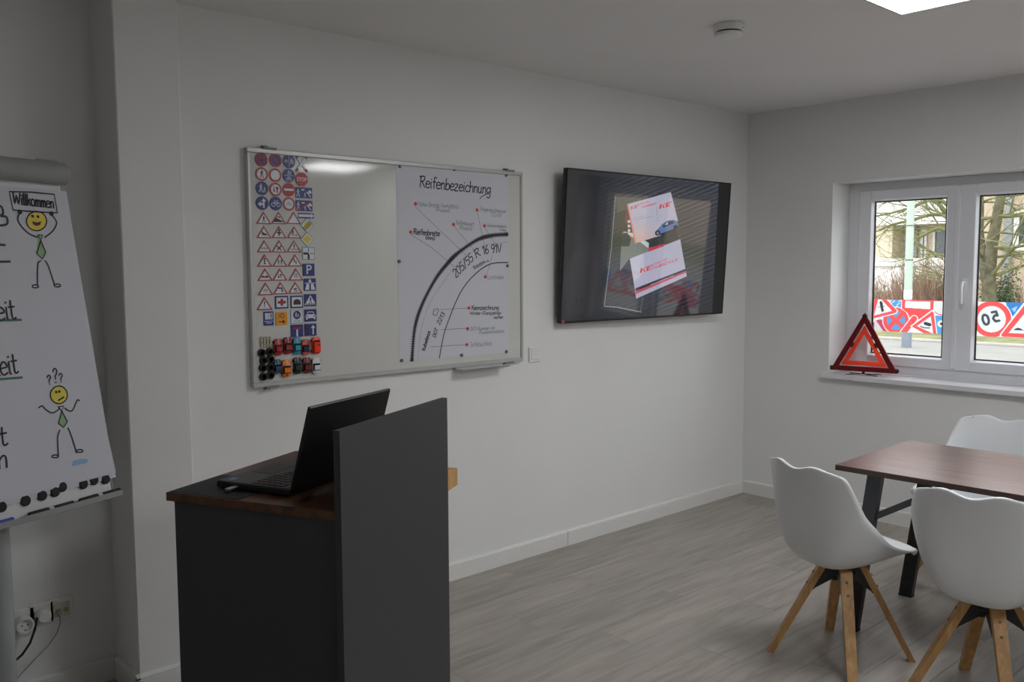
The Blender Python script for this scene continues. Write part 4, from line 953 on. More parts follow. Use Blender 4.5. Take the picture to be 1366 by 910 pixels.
# ================================================================== LECTERN AND LAPTOP
LZ = .98
lo_ = hit(449, 683, 2, LZ); lrz = math.radians(25.6)
lec = thing('lectern', 'dark grey lectern with brown worktop and tall front panel', 'lectern', (lo_.x, lo_.y, 0), lrz)
LW, LD = .555, .512
M_wt = wood('rustic_brown_worktop', lin(58, 34, 20), lin(104, 66, 40), .35, axis=0, scale=4, stretch=8)
MB().box(-.002, LW-.004, .002, LD, LZ-.022, LZ, .001).build('worktop', M_wt, lec)
MB().box(-.006, LW, -.0165, .0015, .0, 1.174, .0006).build('front_panel', M_dgrey, lec)
MB().box(.004, .022, .0016, LD-.022, 0, LZ-.022).build('side_panel', M_dgrey, lec)
MB().box(LW-.024, LW-.006, .0016, LD-.022, 0, LZ-.022).build('side_panel', M_dgrey, lec)
MB().box(.022, LW-.024, .002, LD-.05, .40, .418).build('shelf', M_dgrey, lec)
MB().box(.022, LW-.024, .002, LD-.05, .04, .058).build('shelf', M_dgrey, lec)
lg = MB()
lg.prism([(LW-.005, .954), (.655, .944), (.655, .893), (LW-.005, .886)], .0017, .055); lg.build('side_ledge', M_beech, lec)

hl = hit(386, 654, 2, LZ+.019); lap_rz = math.radians(23.0)
lap = thing('laptop', 'open black laptop standing on the lectern', 'laptop', (hl.x, hl.y, LZ+.0012), lap_rz)
LPW, LPD = .365, .238
M_lap = mat('black_laptop_plastic', (.010, .010, .011), .42, var=.1, bump=.05, bscale=800); M_deck = mat('dark_grey_laptop_deck', (.035, .034, .034), .4, var=.05)
MB().box(0, LPW, 0, LPD, .002, .018, .003).build('base', M_lap, lap)
deck = MB().box(.004, LPW-.004, .012, LPD-.003, .018, .0195, .0005).build('deck', M_deck, lap)
kb = MB()
for rr_ in range(6):
    for cc_ in range(16):
        if rr_ == 5 and 4 <= cc_ <= 8:
            continue
        kx, ky = .014+cc_*.0213, .030+rr_*.0175
        kb.box(kx, kx+.0175, ky, ky+.0155, .0195, .0214, .0006)
kb.box(.014+4*.0213, .014+8*.0213+.0175, .030+5*.0175, .030+5*.0175+.0155, .0195, .0214, .0006)
ko = kb.build('keyboard', M_lap, lap); ko['kind'] = 'stuff'
MB().box(.115, .222, .150, .218, .0195, .0201).build('touchpad', M_lap, lap)
MB().box(.020, .042, .200, .216, .0195, .0199).build('blue_sticker', mat('blue_sticker', lin(90, 140, 200), .4), lap)
MB().box(.075, .088, .150, .160, .0195, .0199).build('sticker', mat('pale_sticker', lin(90, 100, 100), .4), lap)
ltl = math.radians(16); LH = .222
def lidp(p): return Vector((p.x, p.y*math.cos(ltl)-p.z*math.sin(ltl), .019+p.z*math.cos(ltl)+p.y*math.sin(ltl)))
lid = MB(lidp); lid.box(0, LPW, -.009, 0, 0, LH, .003); lid.build('lid', M_lap, lap)
lb = MB(lidp); lb.box(.012, LPW-.012, .0, .0008, .02, LH-.012); lb.build('laptop_screen', mat('dark_laptop_screen', (.01, .01, .012), .1), lap)
for hx in (.05, LPW-.09): MB().tube([(hx, .002, .019), (hx+.04, .002, .019)], .006, 10).build('hinge', M_lap, lap)
MB().box(-.034, .0, LPD-.075, LPD-.060, .006, .012, .001).build('usb_receiver', M_chrome, lap)
pad = MB().box(0, .20, 0, .22, 0, .0011)
po_ = hit(246, 652, 2, LZ)
pd = pad.build('desk_pad', mat('black_desk_pad', (.012, .013, .015), .6)); 
cv = Matrix.Rotation(lrz, 4, 'Z'); pd.rotation_euler = (0, 0, lrz)
pd.location = Vector((lo_.x, lo_.y, LZ))+cv@Vector((.004, LD-.226, .00005)); tag(pd, 'flat black desk pad under the front edge of the laptop', 'desk pad')

# ================================================================== FLIP CHART
fdir = Vector((.9226, .3857, 0)); frz = math.atan2(fdir.y, fdir.x); fback = Vector((-fdir.y, fdir.x, 0)); ftilt = math.radians(10.2)
fup = Vector((0, 0, math.cos(ftilt)))+fback*math.sin(ftilt); fn = fdir.cross(fup)                 # fn points to the viewers
if fn.dot(CAM-Vector((-4.25, -.39, .9))) < 0: fn = -fn
FS = .95/.90
fB = CAM+ray(153, 628)*(2.776*FS)          # lower right corner of the paper
def fpt(px, py): p = hitp(px, py, fB, fn)-fB; return (p.dot(fdir), p.dot(fup))
PWd = .68; PHt = .93
post_s = -.335                              # post stands under the middle of the board
base0 = fB+fdir*post_s+fback*.11; base0.z = 0
fc = thing('flip_chart', 'flip chart on a single grey post with drawn figures on the paper', 'flip chart', base0, frz)
inv = (Matrix.Translation(base0)@Matrix.Rotation(frz, 4, 'Z')).inverted()
def FP(p): return inv@(fB+fdir*p.x+fup*p.z+fn*(-p.y))           # x right, z up the board, -y towards the viewers
M_fgrey = mat('grey_flipchart_plastic', (.30, .31, .30), .45, var=.03); M_fwhite = mat('white_flipchart_steel', (.72, .73, .74), .3, var=.01); M_post = mat('light_grey_tube', (.42, .44, .45), .4, var=.02)
MB(FP).box(-PWd-.0, -.014, .010, .028, -.072, .96, .003).build('board', M_fwhite, fc)
MB(FP).box(-.014, -.006, .0095, .03, -.072, .93, .002).build('side_rail', M_fgrey, fc); MB(FP).box(-PWd-.008, -PWd, .0095, .03, -.072, .93, .002).build('side_rail', M_fgrey, fc)
ty = MB(FP); ty.box(-PWd-.012, -.002, -.022, .03, -.082, -.072, .002); ty.box(-PWd-.012, -.002, -.024, -.020, -.082, -.064, .001); ty.build('pen_tray', M_fgrey, fc)
ZC = fpt(60, 231)[1]
cl = MB(FP); rr0 = .036; n = 20
prof = [(-.002+rr0*1.0*math.cos(2*PI*k/n)*.85-.008, ZC+rr0*math.sin(2*PI*k/n)) for k in range(n)]
xe = fpt(86, 234)[0]
cl.add([(-PWd-.05, a, b) for a, b in prof]+[(xe-.012, a, b) for a, b in prof]+[(xe, a*.8, ZC+(b-ZC)*.8) for a, b in prof],
       [(k, (k+1) % n, (k+1) % n+n, k+n) for k in range(n)]+[(k+n, (k+1) % n+n, (k+1) % n+2*n, k+2*n) for k in range(n)]+[tuple(range(n)), tuple(range(2*n, 3*n))])
co = cl.build('paper_clamp', M_fgrey, fc, True)
MB(FP).box(xe-.105, xe-.03, -.02, .01, ZC+.028, ZC+.040, .003).build('clamp_lever', M_fgrey, co)
ps = MB(); pz = .86
ps.tube([(0, 0, .03), (0, 0, 1.05)], .030, 18); ps.build('post', M_post, fc, True)
MB().tube([(0, 0, 1.0), (0, .045, 1.35), (0, .07, 1.55)], [.022, .022, .020], 14).build('inner_post', M_chrome, fc, True)
br_ = MB(FP); br_.box(post_s-.05, post_s+.05, .028, .075, .25, .60, .004); br_.build('board_bracket', M_fgrey, fc)
kn = MB(); kn.tube([(.029, -.004, .80), (.045, -.006, .80)], .009, 12); kn.tube([(.044, -.006, .80), (.052, -.007, .80)], [.014, .012], 12); kn.build('clamp_knob', M_black, fc, True)
MB().lathe([(0, 0), (.30, 0), (.30, .008), (.27, .018), (.06, .03), (.04, .05), (0, .05)], n=48).build('round_base', M_post, fc, True)
# paper pad, slightly curling near the lower corner
def sheet(off, x1, z0, curl):
    NX, NZ = 16, 24; vs = []; fs = []
    for j in range(NZ+1):
        for i in range(NX+1):
            z = z0+(PHt-z0)*j/NZ; x = -PWd+(x1+PWd)*i/NX; t = max(0, 1-(z-z0)/.18)
            vs.append((x+.004*t*t*(i/NX), .008+off-curl*t*t*(.35+.65*i/NX), z))
    for j in range(NZ):
        for i in range(NX): a = j*(NX+1)+i; fs.append((a, a+1, a+NX+2, a+NX+1))
    m = MB(FP); m.add(vs, fs); return m
pad_ = sheet(0, .0, -.022, .004).build('paper_pad', M_paper, fc, True)
sheet(-.004, .0, -.008, .004).build('paper_sheet', M_paper, fc, True)
YS = .008-.0048                            # drawings sit on the front sheet
def fq(px, py): return fpt(px, py)
def fdraw(name, m, fn_):
    b = MB(lambda p: FP(Vector((p.x, p.y-(.0042 * max(0, 1-(p.z+.008)/.18)**2), p.z)))); fn_(b); return b.build(name, m, fc)
M_yel = mat('yellow_marker_fill', lin(232, 214, 90), .7); M_grn = mat('pale_green_marker_fill', lin(150, 185, 140), .7); M_mou = mat('maroon_marker_fill', lin(110, 50, 60), .7)
def cs(ox, oy, k): return lambda pts: [(ox+a/k, oy+b/k) for a, b in pts]
c7 = cs(0, 200, 3.503); c8 = cs(0, 450, 3.64); cW = cs(0, 240, 8.27)
def dpoly(b, pts, y=YS): b.ngon([fq(*p) for p in pts], y)
def dline(b, pts, wd=.0042, sm=True, close=False, y=YS-.0006):
    q = [fq(*p) for p in pts]; b.stroke(smooth_pts(q, 5) if sm else q, wd, y, close)
def oval(cx, cy, rx, ry, n=24, rot=0): return [(cx+rx*math.cos(t)*math.cos(rot)-ry*math.sin(t)*math.sin(rot), cy+rx*math.cos(t)*math.sin(rot)+ry*math.sin(t)*math.cos(rot)) for t in [2*PI*k/n for k in range(n)]]
# welcome figure
fdraw('face', M_yel, lambda b: dpoly(b, c7(oval(174, 332, 47, 45))))
fdraw('tie', M_grn, lambda b: (dpoly(b, c7([(180,397),(203,396),(193,422),(217,478),(201,509),(175,484)]))))
fdraw('mouth', M_mou, lambda b: dpoly(b, c7([(152,333),(175,338),(196,334),(190,350),(172,355),(158,347)]), YS-.0003))
def fig1(b):
    dline(b, c7(oval(174, 332, 47, 45)), .004, False, True); dline(b, cW([(110,128),(360,134),(605,158),(640,362),(400,350),(150,330)]), .0048, False, True)
    dline(b, c7([(95,292),(86,322),(100,352),(135,388),(178,408)])); dline(b, c7([(243,300),(262,325),(267,345),(250,378),(212,408)]))
    dline(b, c7([(180,397),(203,396),(193,422),(180,397)]), .004, False); dline(b, c7([(193,422),(217,478),(201,509),(175,484),(193,422)]), .004, False)
    dline(b, c7([(193,518),(182,527),(178,560),(178,632)])); dline(b, c7([(215,518),(228,540),(245,590),(258,630)]))
    for cx, cy in ((168, 637), (271, 633)): dline(b, c7(oval(cx, cy, 15, 7)), .004, False, True)
    for cx, cy in ((155, 309), (180, 311)): q = fq(*c7([(cx, cy)])[0]); b.disc(q[0], q[1], .005, YS-.0006, 10)
    for cx, cy in ((95, 289), (243, 297)): q = fq(*c7([(cx, cy)])[0]); b.disc(q[0], q[1], .008, YS-.0006, 10)
fdraw('figure_outline', M_ink, fig1)
def ftext(txt, a, b, h, wd, m):
    return fdraw('lettering', m, lambda q: write(q, txt, fq(*a), fq(*b), h, wd, YS-.0006))
ftext('Willkommen', (18.5, 271.5), (73, 277.5), .036, .0050, M_ink)
# puzzled figure
fdraw('face', M_yel, lambda b: dpoly(b, c8(oval(289, 279, 41, 43))))
fdraw('tie', M_grn, lambda b: dpoly(b, c8([(303,358),(330,410),(312,437),(288,418)])))
def fig2(b):
    dline(b, c8(oval(289, 279, 41, 43)), .004, False, True)
    dline(b, c8([(191,342),(208,333),(225,350),(255,367),(280,356),(292,344)])); dline(b, c8([(318,343),(340,358),(358,350),(378,305),(388,308)]))
    dline(b, c8([(287,338),(313,333),(303,358),(287,338)]), .004, False); dline(b, c8([(303,358),(330,410),(312,437),(288,418),(303,358)]), .004, False)
    dline(b, c8([(293,450),(283,490),(286,578)])); dline(b, c8([(333,440),(350,480),(374,560)]))
    for cx, cy in ((270, 578), (389, 552)): dline(b, c8(oval(cx, cy, 16, 7)), .004, False, True)
    dline(b, c8([(287,306),(313,290)]), .005, False)
    for cx, cy in ((276, 266), (291, 263)): q = fq(*c8([(cx, cy)])[0]); b.disc(q[0], q[1], .0045, YS-.0006, 10)
fdraw('figure_outline', M_ink, fig2)
for tx_, a, b_, h in (('?', (64.5, 513), (70, 512), .028), ('?', (72, 511), (79, 510), .045), ('?', (80, 510.5), (85.5, 509.5), .028)): ftext(tx_, a, b_, h, .0042, M_ink)
# left-hand words run out of the picture
ftext('Pünktlichkeit'.replace('ü', 'u'), (-112, 440), (23, 425), .064, .0055, M_ink); ftext('Verlässlichkeit', (-120, 522), (26, 497), .064, .0055, M_ink)
fdraw('underline', M_inkgreen, lambda b: dline(b, [(-70, 432), (0, 427.5), (29, 426.5)], .007, False)); fdraw('underline', M_inkgreen, lambda b: dline(b, [(-70, 515), (0, 506), (30, 503.5)], .007, False))
ftext('nicht', (-50, 605), (12, 593), .060, .0055, M_ink); ftext('reden', (-62, 637), (12, 623), .060, .0055, M_ink)
M_dgr = mat('dark_green_marker_ink', (.012, .045, .03), .6)
for q_, sm_ in (([(-10,273),(2,275),(5,284),(2,288),(9,289),(11,296),(7,300),(-10,301)], True), ([(-10,325.5),(7.5,326.8)], False), ([(-10,349),(14,348.8)], False)):
    fdraw('block_letter_stroke', M_dgr, lambda b: dline(b, q_, .007, sm_))
fdraw('blue_smudge', mat('pale_blue_smudge', lin(150, 185, 222), .8), lambda b: dpoly(b, c8([(350,625),(358,600),(395,590),(428,592),(425,610),(390,618)])))
# magnets on the board below the paper, pens in the tray
fm_ = None
for cx, cy, h in ((3, 455, 0), (262, 388, 0), (440, 332, 0), (577, 293, 0), (655, 238, 1), (882, 210, 0), (995, 168, 0), (1120, 158, 0)):
    p = hitp(cx/8.035, 620+cy/8.035, fB-fn*.010, fn)
    if fm_ is None: fm_ = MB().lathe([(0, -.009), (.0135, -.009), (.0155, -.007), (.0155, 0), (0, 0)], ax='y', n=28).build('magnet', M_black, None, True); o = fm_
    else: o = clone(fm_)
    o.matrix_world = Matrix(((fdir.x, -fn.x, fup.x, p.x+fn.x*.0003), (fdir.y, -fn.y, fup.y, p.y+fn.y*.0003), (fdir.z, -fn.z, fup.z, p.z+fn.z*.0003), (0, 0, 0, 1)))
    tag(o, 'black round magnet on the lower edge of the flip chart', 'magnet', 'black round magnets on the flip chart')
M_bluepen = mat('blue_marker_barrel', lin(30, 60, 170), .4); M_pw = mat('white_marker_barrel', lin(190, 200, 215), .4)
pen_z = -.072+.008
def pen(pa, pb, cap_m, label, cap_first=True):
    a = fpt(*pa)[0]; b = fpt(*pb)[0]
    A3 = fB+fdir*a+fup*pen_z+fn*.012; L_ = b-a
    t = thing('marker_pen', label, 'marker', A3, 0, 'marker pens in the flip chart tray'); t.rotation_euler = (0, 0, frz)
    MB().lathe([(0, 0), (.0065, 0), (.0078, .002), (.0078, L_*.42), (.0065, L_*.43)], ax='x', n=14).build('cap', cap_m, t, True)
    MB().lathe([(.006, L_*.43), (.0074, L_*.44), (.0074, L_*.52), (.0072, L_*.53)], ax='x', n=14).build('grip_ring', M_pw, t, True)
    MB().lathe([(.0074, L_*.53), (.0074, L_*.98), (.005, L_), (0, L_)], ax='x', n=14).build('barrel', cap_m, t, True)
pen((-40, 696), (13.5, 687), M_bluepen, 'blue marker pen in the flip chart tray')
pen((33.5, 680), (93.5, 664), M_black, 'black marker pen in the tray beside the blue one')
pen((101.5, 660), (155.5, 646.5), M_black, 'black marker pen at the end of the tray')

# ================================================================== SOCKETS AND CABLES
M_ivory = mat('ivory_socket_plastic', (.62, .58, .50), .4, var=.02)
def wpt(px, py, y=RECY-.01): p = hit(px, py, 1, y); return p
s1, s2, s3 = wpt(30, 828), wpt(56, 820), wpt(83, 812.5)
def plate(p, label, name):
    t = thing(name, label, 'socket', (p.x, RECY, p.z)); MB().box(-.0405, .0405, -.009, 0, -.0405, .0405, .003).build('plate', M_white, t); return t
t = plate(s1, 'white wall socket with a plug adapter in it', 'wall_socket'); MB().lathe([(0, -.0095), (.021, -.0095), (.021, -.009), (0, -.009)], ax='y', n=28).build('socket_well', M_white, t)
t = plate(s2, 'white wall socket with a white plug and black cable', 'wall_socket'); MB().lathe([(0, -.0095), (.021, -.0095), (.021, -.009), (0, -.009)], ax='y', n=28).build('socket_well', M_white, t)
t = plate(s3, 'white network socket with yellowed double port', 'network_socket')
MB().box(-.027, .027, -.0115, -.009, -.027, .027, .001).build('cover', M_ivory, t)
for k in (-1, 1): MB().box(k*.012-.008, k*.012+.008, -.0122, -.0112, -.012, .004).build('port', mat('yellowed_port_plastic', (.42, .34, .2), .5), t)
ad = thing('plug_adapter', 'white plug adapter with a round socket face', 'adapter', (s1.x, RECY-.0096, s1.z-.008))
MB().lathe([(0, 0), (.027, 0), (.030, -.006), (.030, -.038), (.028, -.042), (.022, -.042), (.021, -.032), (0, -.032)], ax='y', n=32).build('adapter_body', M_white, ad, True)
for k in (-1, 1): MB().lathe([(0, -.0324), (.0028, -.0324), (0, -.0326)], o=(k*.0095, 0, 0), ax='y', n=10).build('pin_hole', M_black, ad)
MB().box(-.003, .003, -.0330, -.032, -.021, -.014).build('earth_clip', M_chrome, ad)
pl_ = thing('power_plug', 'white round power plug with black cable', 'plug', (s2.x, RECY-.0096, s2.z))
MB().lathe([(0, 0), (.024, 0), (.026, -.006), (.024, -.030), (.018, -.036), (0, -.036)], ax='y', n=30).build('plug_body', M_white, pl_, True)
def loc(p, o): return (p.x-o.x, p.y-o.y, p.z-o.z)
po0 = Vector((s2.x, RECY-.0096, s2.z))
q = [wpt(49, 824, RECY-.042), wpt(46.5, 840, RECY-.045), wpt(40, 858, RECY-.05), wpt(30, 873, RECY-.055), wpt(18, 884, RECY-.06), wpt(2, 896, RECY-.07), wpt(-25, 915, RECY-.08)]
q += [Vector((q[-1].x-.08, RECY-.09, .03)), Vector((q[-1].x-.2, RECY-.1, .006))]
MB().tube([loc(p, po0) for p in q], .0042, 8).build('cable', M_black, pl_, True)
nc0 = Vector((s3.x-.012, RECY-.0124, s3.z-.006))
q = [wpt(80.5, 831, RECY-.018), wpt(76, 845, RECY-.02), wpt(64, 862, RECY-.022), wpt(48, 878, RECY-.024), wpt(34, 893, RECY-.026), wpt(20, 908, RECY-.03), wpt(0, 928, RECY-.035)]
nc = thing('network_cable', 'thin grey network cable hanging from the network socket', 'cable', nc0)
MB().tube([(0, -.002, -.004)]+[loc(p, nc0) for p in q]+[(q[-1].x-nc0.x-.05, -.03, .004-nc0.z)], .0022, 6).build('cord', mat('grey_cable_sheath', (.3, .3, .3), .5), nc, True)
MB().box(-.006, .006, -.012, 0, -.006, .006, .001).build('connector', mat('clear_grey_connector', (.4, .4, .4), .3), nc)

# ================================================================== WARNING TRIANGLE ON THE WINDOW BOARD
M_dred = mat('dark_red_reflector', lin(110, 14, 18), .25, var=.25, vscale=90); M_fluo = mat('fluorescent_orange_plastic', (1.0, .10, .05), .4, var=.02)
_nt = M_fluo.node_tree; _t = _nt.nodes.new('ShaderNodeBsdfTranslucent'); _t.inputs[0].default_value = (1.0, .30, .2, 1); _m = _nt.nodes.new('ShaderNodeMixShader'); _m.inputs[0].default_value = .6
_nt.links.new(_nt.nodes['Principled BSDF'].outputs[0], _m.inputs[1]); _nt.links.new(_t.outputs[0], _m.inputs[2]); _nt.links.new(_m.outputs[0], _nt.nodes['Material Output'].inputs[0])
pa_, pb_ = Vector((.028, -.607, 0)), Vector((.105, -1.012, 0))
ang = math.atan2(pb_.y-pa_.y, pb_.x-pa_.x); TWd = (pb_-pa_).length; THt = .375
wt = thing('warning_triangle', 'red warning triangle standing on the window board', 'warning triangle', ((pa_.x+pb_.x)/2, (pa_.y+pb_.y)/2, WZ0), ang)
zb = .016
V = [(-TWd/2, zb), (TWd/2, zb), (0, zb+THt)]
def tri_in(k): # inset triangle by distance k
    c = [Vector(p) for p in V]; out = []
    for i in range(3):
        a, b, d = c[i-1], c[i], c[(i+1) % 3]; e1 = (a-b).normalized(); e2 = (d-b).normalized(); bis = (e1+e2).normalized(); s_ = math.sin(e1.angle(e2)/2); out.append(tuple(b+bis*(k/s_)))
    return out
o0, o1, o2, o3 = tri_in(.004), tri_in(.034), tri_in(.041), tri_in(.068)
for i in range(3):
    j = (i+1) % 3
    MB().prism([o0[i], o0[j], o1[j], o1[i]], -.009, .009).build('reflector_bar', M_dred, wt)
    MB().prism([o2[i], o2[j], o3[j], o3[i]], -.003, .003).build('inner_bar', M_fluo, wt)
for i in (1, 2):
    a, b = Vector(o1[i]), Vector(o1[(i+1) % 3]); c = a.lerp(b, .5); d = (b-a).normalized(); n = Vector((-d.y, d.x))
    MB().prism([tuple(c-d*.022-n*.006), tuple(c+d*.022-n*.006), tuple(c+d*.014+n*.012), tuple(c-d*.010+n*.014)], -.007, .007).build('joint', mat('maroon_joint_plastic', lin(70, 16, 20), .5), wt)
for i, p in enumerate(o0): MB().lathe([(0, -.0095), (.014, -.0095), (.014, .0095), (0, .0095)], o=(p[0]*.965, 0, zb+.018 if i < 2 else p[1]-.020), ax='y', n=18).build('corner_cap', mat('dark_corner_cap', lin(60, 12, 16), .4), wt)
MB().box(-.008, .008, -.006, .006, .004, zb+.01, .001).build('stand_hub', M_blackmetal, wt)
for a in (R_(18), R_(-18), R_(162), R_(198)):
    MB().bar((0, 0, .006), (.098*math.cos(a), .15*math.sin(a), .0018), .010, .003).build('stand_foot', M_blackmetal, wt)

# ================================================================== OUTSIDE
GZ = -.4
M_pave = mat('pale_paving', (.215, .205, .19), .9, var=.08, vscale=1.2, bump=.2, bscale=8)
M_grass = mat('worn_lawn', (.17, .17, .075), .95, var=.45, vscale=2.2, bump=.5, bscale=20)
struct(MB().box(TH, 60, -45, 60, GZ-.3, GZ).build('ground', M_pave))
gx = hit(1250, 456, 2, GZ).x
struct(MB().box(gx, 29.5, -40, 55, GZ, GZ+.05).build('lawn', M_grass))
struct(MB().box(gx-.18, gx-.002, -40, 55, GZ, GZ+.06, .01).build('kerb', mat('kerb_concrete', (.36, .33, .30), .9, var=.1, vscale=4)))

# lamp post
lb_ = hit(1209, 463.5, 2, GZ)
lp = thing('lamp_post', 'tall pale green lamp post with a grey foot on the pavement', 'lamp post', lb_)
M_post2 = mat('pale_green_post_paint', (.33, .40, .33), .6, var=.08, vscale=3)
MB().tube([(0, 0, .5), (0, 0, 3.0), (0, 0, 6.8)], [.092, .085, .062], 16).build('mast', M_post2, lp, True)
MB().tube([(0, 0, 0), (0, 0, .52)], .112, 16).build('foot_sleeve', mat('grey_foot_sleeve', (.16, .18, .21), .7), lp, True)
for z_ in (2.05, 2.85): MB().tube([(0, 0, z_), (0, 0, z_+.03)], .094, 16).build('clamp_band', mat('brown_band', (.12, .12, .09), .7), lp, True)
MB().tube([(0, 0, 1.16), (0, 0, 1.36)], .0945, 16).build('number_band', mat('pale_number_band', (.6, .6, .56), .6), lp, True)
MB().tube([(0, 0, 6.7), (-.3, 0, 7.0), (-.9, 0, 7.1)], .035, 10).build('lamp_arm', M_post2, lp, True)
MB().box(-1.35, -.85, -.11, .11, 7.05, 7.17, .03).build('lamp_head', mat('grey_lamp_head', (.3, .31, .32), .5), lp)

# apartment house with balconies
BX = 30.0
M_bw = mat('white_render_facade', (.74, .72, .70), .9, var=.03, vscale=1.5); M_beige = mat('beige_render_facade', (.50, .385, .285), .9, var=.05, vscale=.8, bump=.2, bscale=10); M_cream = mat('cream_pier', (.62, .52, .40), .9, var=.03)
M_bglass = mat('dark_window_glass', (.05, .06, .07), .08, var=.2); M_grey = mat('grey_balcony_panel', (.36, .34, .33), .8, var=.04)
def bz(px, py, x): return hit(px, py, 0, x)
yw = bz(1303, 330, 27.0).y+1.03
hs = thing('apartment_house', 'pale apartment house with white balconies across the street', 'building', (BX+3, 14, GZ))
OH = Vector((BX+3, 14, GZ))
FH = lambda p: p-OH
MB(FH).box(BX+1.3, BX+8, yw-1, 34, GZ, 10).build('wall', M_cream, hs)
zp0, zp1, zq = bz(1164, 388, BX).z, bz(1164, 345, BX).z, bz(1164, 301.5, BX).z
step = zq-zp0
for k in range(3):
    z0 = zp0+k*step
    if z0 > 9: break
    pr_ = MB(FH).box(BX, BX+.12, yw-1, 34, z0, z0+(zp1-zp0)).build('balcony_parapet', M_bw, hs)
    zl = z0+(zp1-zp0)*.76
    MB(FH).box(BX-.04, BX+.002, yw-1, 34, zl-.035, zl+.02).build('shadow_line', mat('shadow_line_grey', (.38, .36, .36), .8), pr_)  # grey strip standing in for the shadow line along the white parapet
    MB(FH).box(BX+.12, BX+1.3, yw-1, 34, z0, z0+.12).build('balcony_floor', M_bw, hs)
yA, yB, yC, yD = bz(1190, 320, BX+.1).y, bz(1225, 320, BX+1.25).y, bz(1241, 320, BX+1.25).y, bz(1262, 320, BX+1.25).y
MB(FH).box(BX+.12, BX+1.3, yA, 34, zp1-.3, zq+.05).build('pier', M_cream, hs)
MB(FH).box(BX+1.1, BX+1.3, yB, yA, zp0+.12, zq).build('grey_partition', M_grey, hs)
for k, (a, b) in enumerate(((yC+.12, yB-.12), (max(yD-.3, yw-.9), yC-.12))):
    wf = MB(FH); t_ = .09
    wf.box(BX+1.18, BX+1.3, a, a+t_, zp0+.2, zq-.15); wf.box(BX+1.18, BX+1.3, b-t_, b, zp0+.2, zq-.15); wf.box(BX+1.18, BX+1.3, a+t_, b-t_, zq-.25, zq-.15); wf.box(BX+1.18, BX+1.3, a+t_, b-t_, zp0+.2, zp0+.3)
    w_ = wf.build('window', M_bw, hs); MB(FH).box(BX+1.24, BX+1.299, a+t_, b-t_, zp0+.3, zq-.25).build('pane', M_bglass, w_)
MB(FH).box(BX-.02, BX+1.3, yw-1, 34, GZ, zp0).build('plinth', M_beige, hs)
# beige wing on the right
RX = 27.0; oW = Vector((RX+3, 0, GZ)); FW_ = lambda p: p-oW
y1w = bz(1303, 330, RX).y
wg = thing('beige_house', 'beige rendered house with a white framed window behind the tree', 'building', oW)
MB(FW_).box(RX, RX+6, -35, y1w, GZ, 9).build('wall', M_beige, wg)
a, b = bz(1353, 296, RX), bz(1353, 332, RX)
for off in (0, -3.6, -7.2):
    ya_, yb_ = a.y+off, a.y-1.5+off
    wf = MB(FW_); t_ = .16
    wf.box(RX-.05, RX+.05, ya_, ya_-t_, b.z, a.z+.35); wf.box(RX-.05, RX+.05, yb_+t_, yb_, b.z, a.z+.35); wf.box(RX-.05, RX+.05, ya_-t_, yb_+t_, b.z, b.z+t_); wf.box(RX-.05, RX+.05, ya_-t_, yb_+t_, a.z+.35-t_, a.z+.35)
    wo = wf.build('window', M_bw, wg); MB(FW_).box(RX-.02, RX+.01, ya_-t_, yb_+t_, b.z+t_, a.z+.35-t_).build('pane', M_bglass, wo)
    MB(FW_).box(RX-.16, RX, ya_+.08, yb_-.08, b.z-.07, b.z, .01).build('window_sill', M_bw, wo)
dp = bz(1344, 330, RX-.1)
MB(FW_).tube([(RX-.1, dp.y, GZ), (RX-.1, dp.y, 9)], .13, 10).build('downpipe', mat('grey_zinc_pipe', (.24, .25, .26), .6), wg, True)

# bare trees: trunk and forking branches
M_bark = mat('mossy_bark', (.095, .085, .05), .95, var=.45, vscale=5, bump=.8, bscale=14); M_twig = mat('mossy_twigs', (.145, .145, .06), .95, var=.35, vscale=3)
def grow(mb, p, d, L_, r_, depth, rnd, spread, lift, up_bias):
    n = 4; pts = [p.copy()]; rs = [r_]
    for i in range(n):
        d = (d+Vector((rnd.uniform(-1, 1), rnd.uniform(-1, 1), rnd.uniform(-1, 1)))*.16+Vector((0, 0, up_bias*.05))).normalized()
        p = p+d*(L_/n); pts.append(p.copy()); rs.append(r_*(1-.40*(i+1)/n))
    mb[min(depth, 1) if depth < 5 else 1].tube(pts, rs, 5 if depth < 3 else 4 if depth < 5 else 3, False)
    if depth >= 6: return
    kids = 3 if depth < 3 else (3 if rnd.random() < .75 else 2)
    for k in range(kids):
        i = rnd.randint(2, n) if k else n
        ax = d.cross(Vector((rnd.uniform(-1, 1), rnd.uniform(-1, 1), rnd.uniform(-.4, 1)))).normalized()
        nd = (Matrix.Rotation(rnd.uniform(.35, spread), 3, ax)@d); nd.z += lift; nd.normalize()
        grow(mb, pts[i], nd, L_*rnd.uniform(.62, .86), rs[i]*rnd.uniform(.55, .8), depth+1, rnd, spread, lift, up_bias)
def tree(base, stems, label, seed, spread=1.0):
    rnd = random.Random(seed)
    t = thing('bare_tree', label, 'tree', base)
    tr_, tw_ = MB(), MB()
    for pts, rs in stems:
        pts = [Vector(p) for p in pts]; tr_.tube(pts, rs, 10, False)
        for i in range(1, len(pts)):
            for k in range(4):
                th = rnd.uniform(0, 2*PI); d = Vector((math.cos(th)*.9, math.sin(th), rnd.uniform(-.1, .5))).normalized()
                if i >= 1: grow((tr_, tw_), pts[i], d, rnd.uniform(1.0, 1.6), rs[i]*.30, 1, rnd, spread, .02, 0)
    tr_.build('trunk', M_bark, t, True); o = tw_.build('branches', M_twig, t); o['kind'] = 'stuff'
    return t
tx = 21.0
b0 = hit(1321, 410, 0, tx); b0.z = GZ+.05
def tl(px, py, x=tx): p = hit(px, py, 0, x); return (p.x-b0.x, p.y-b0.y, p.z-b0.z)
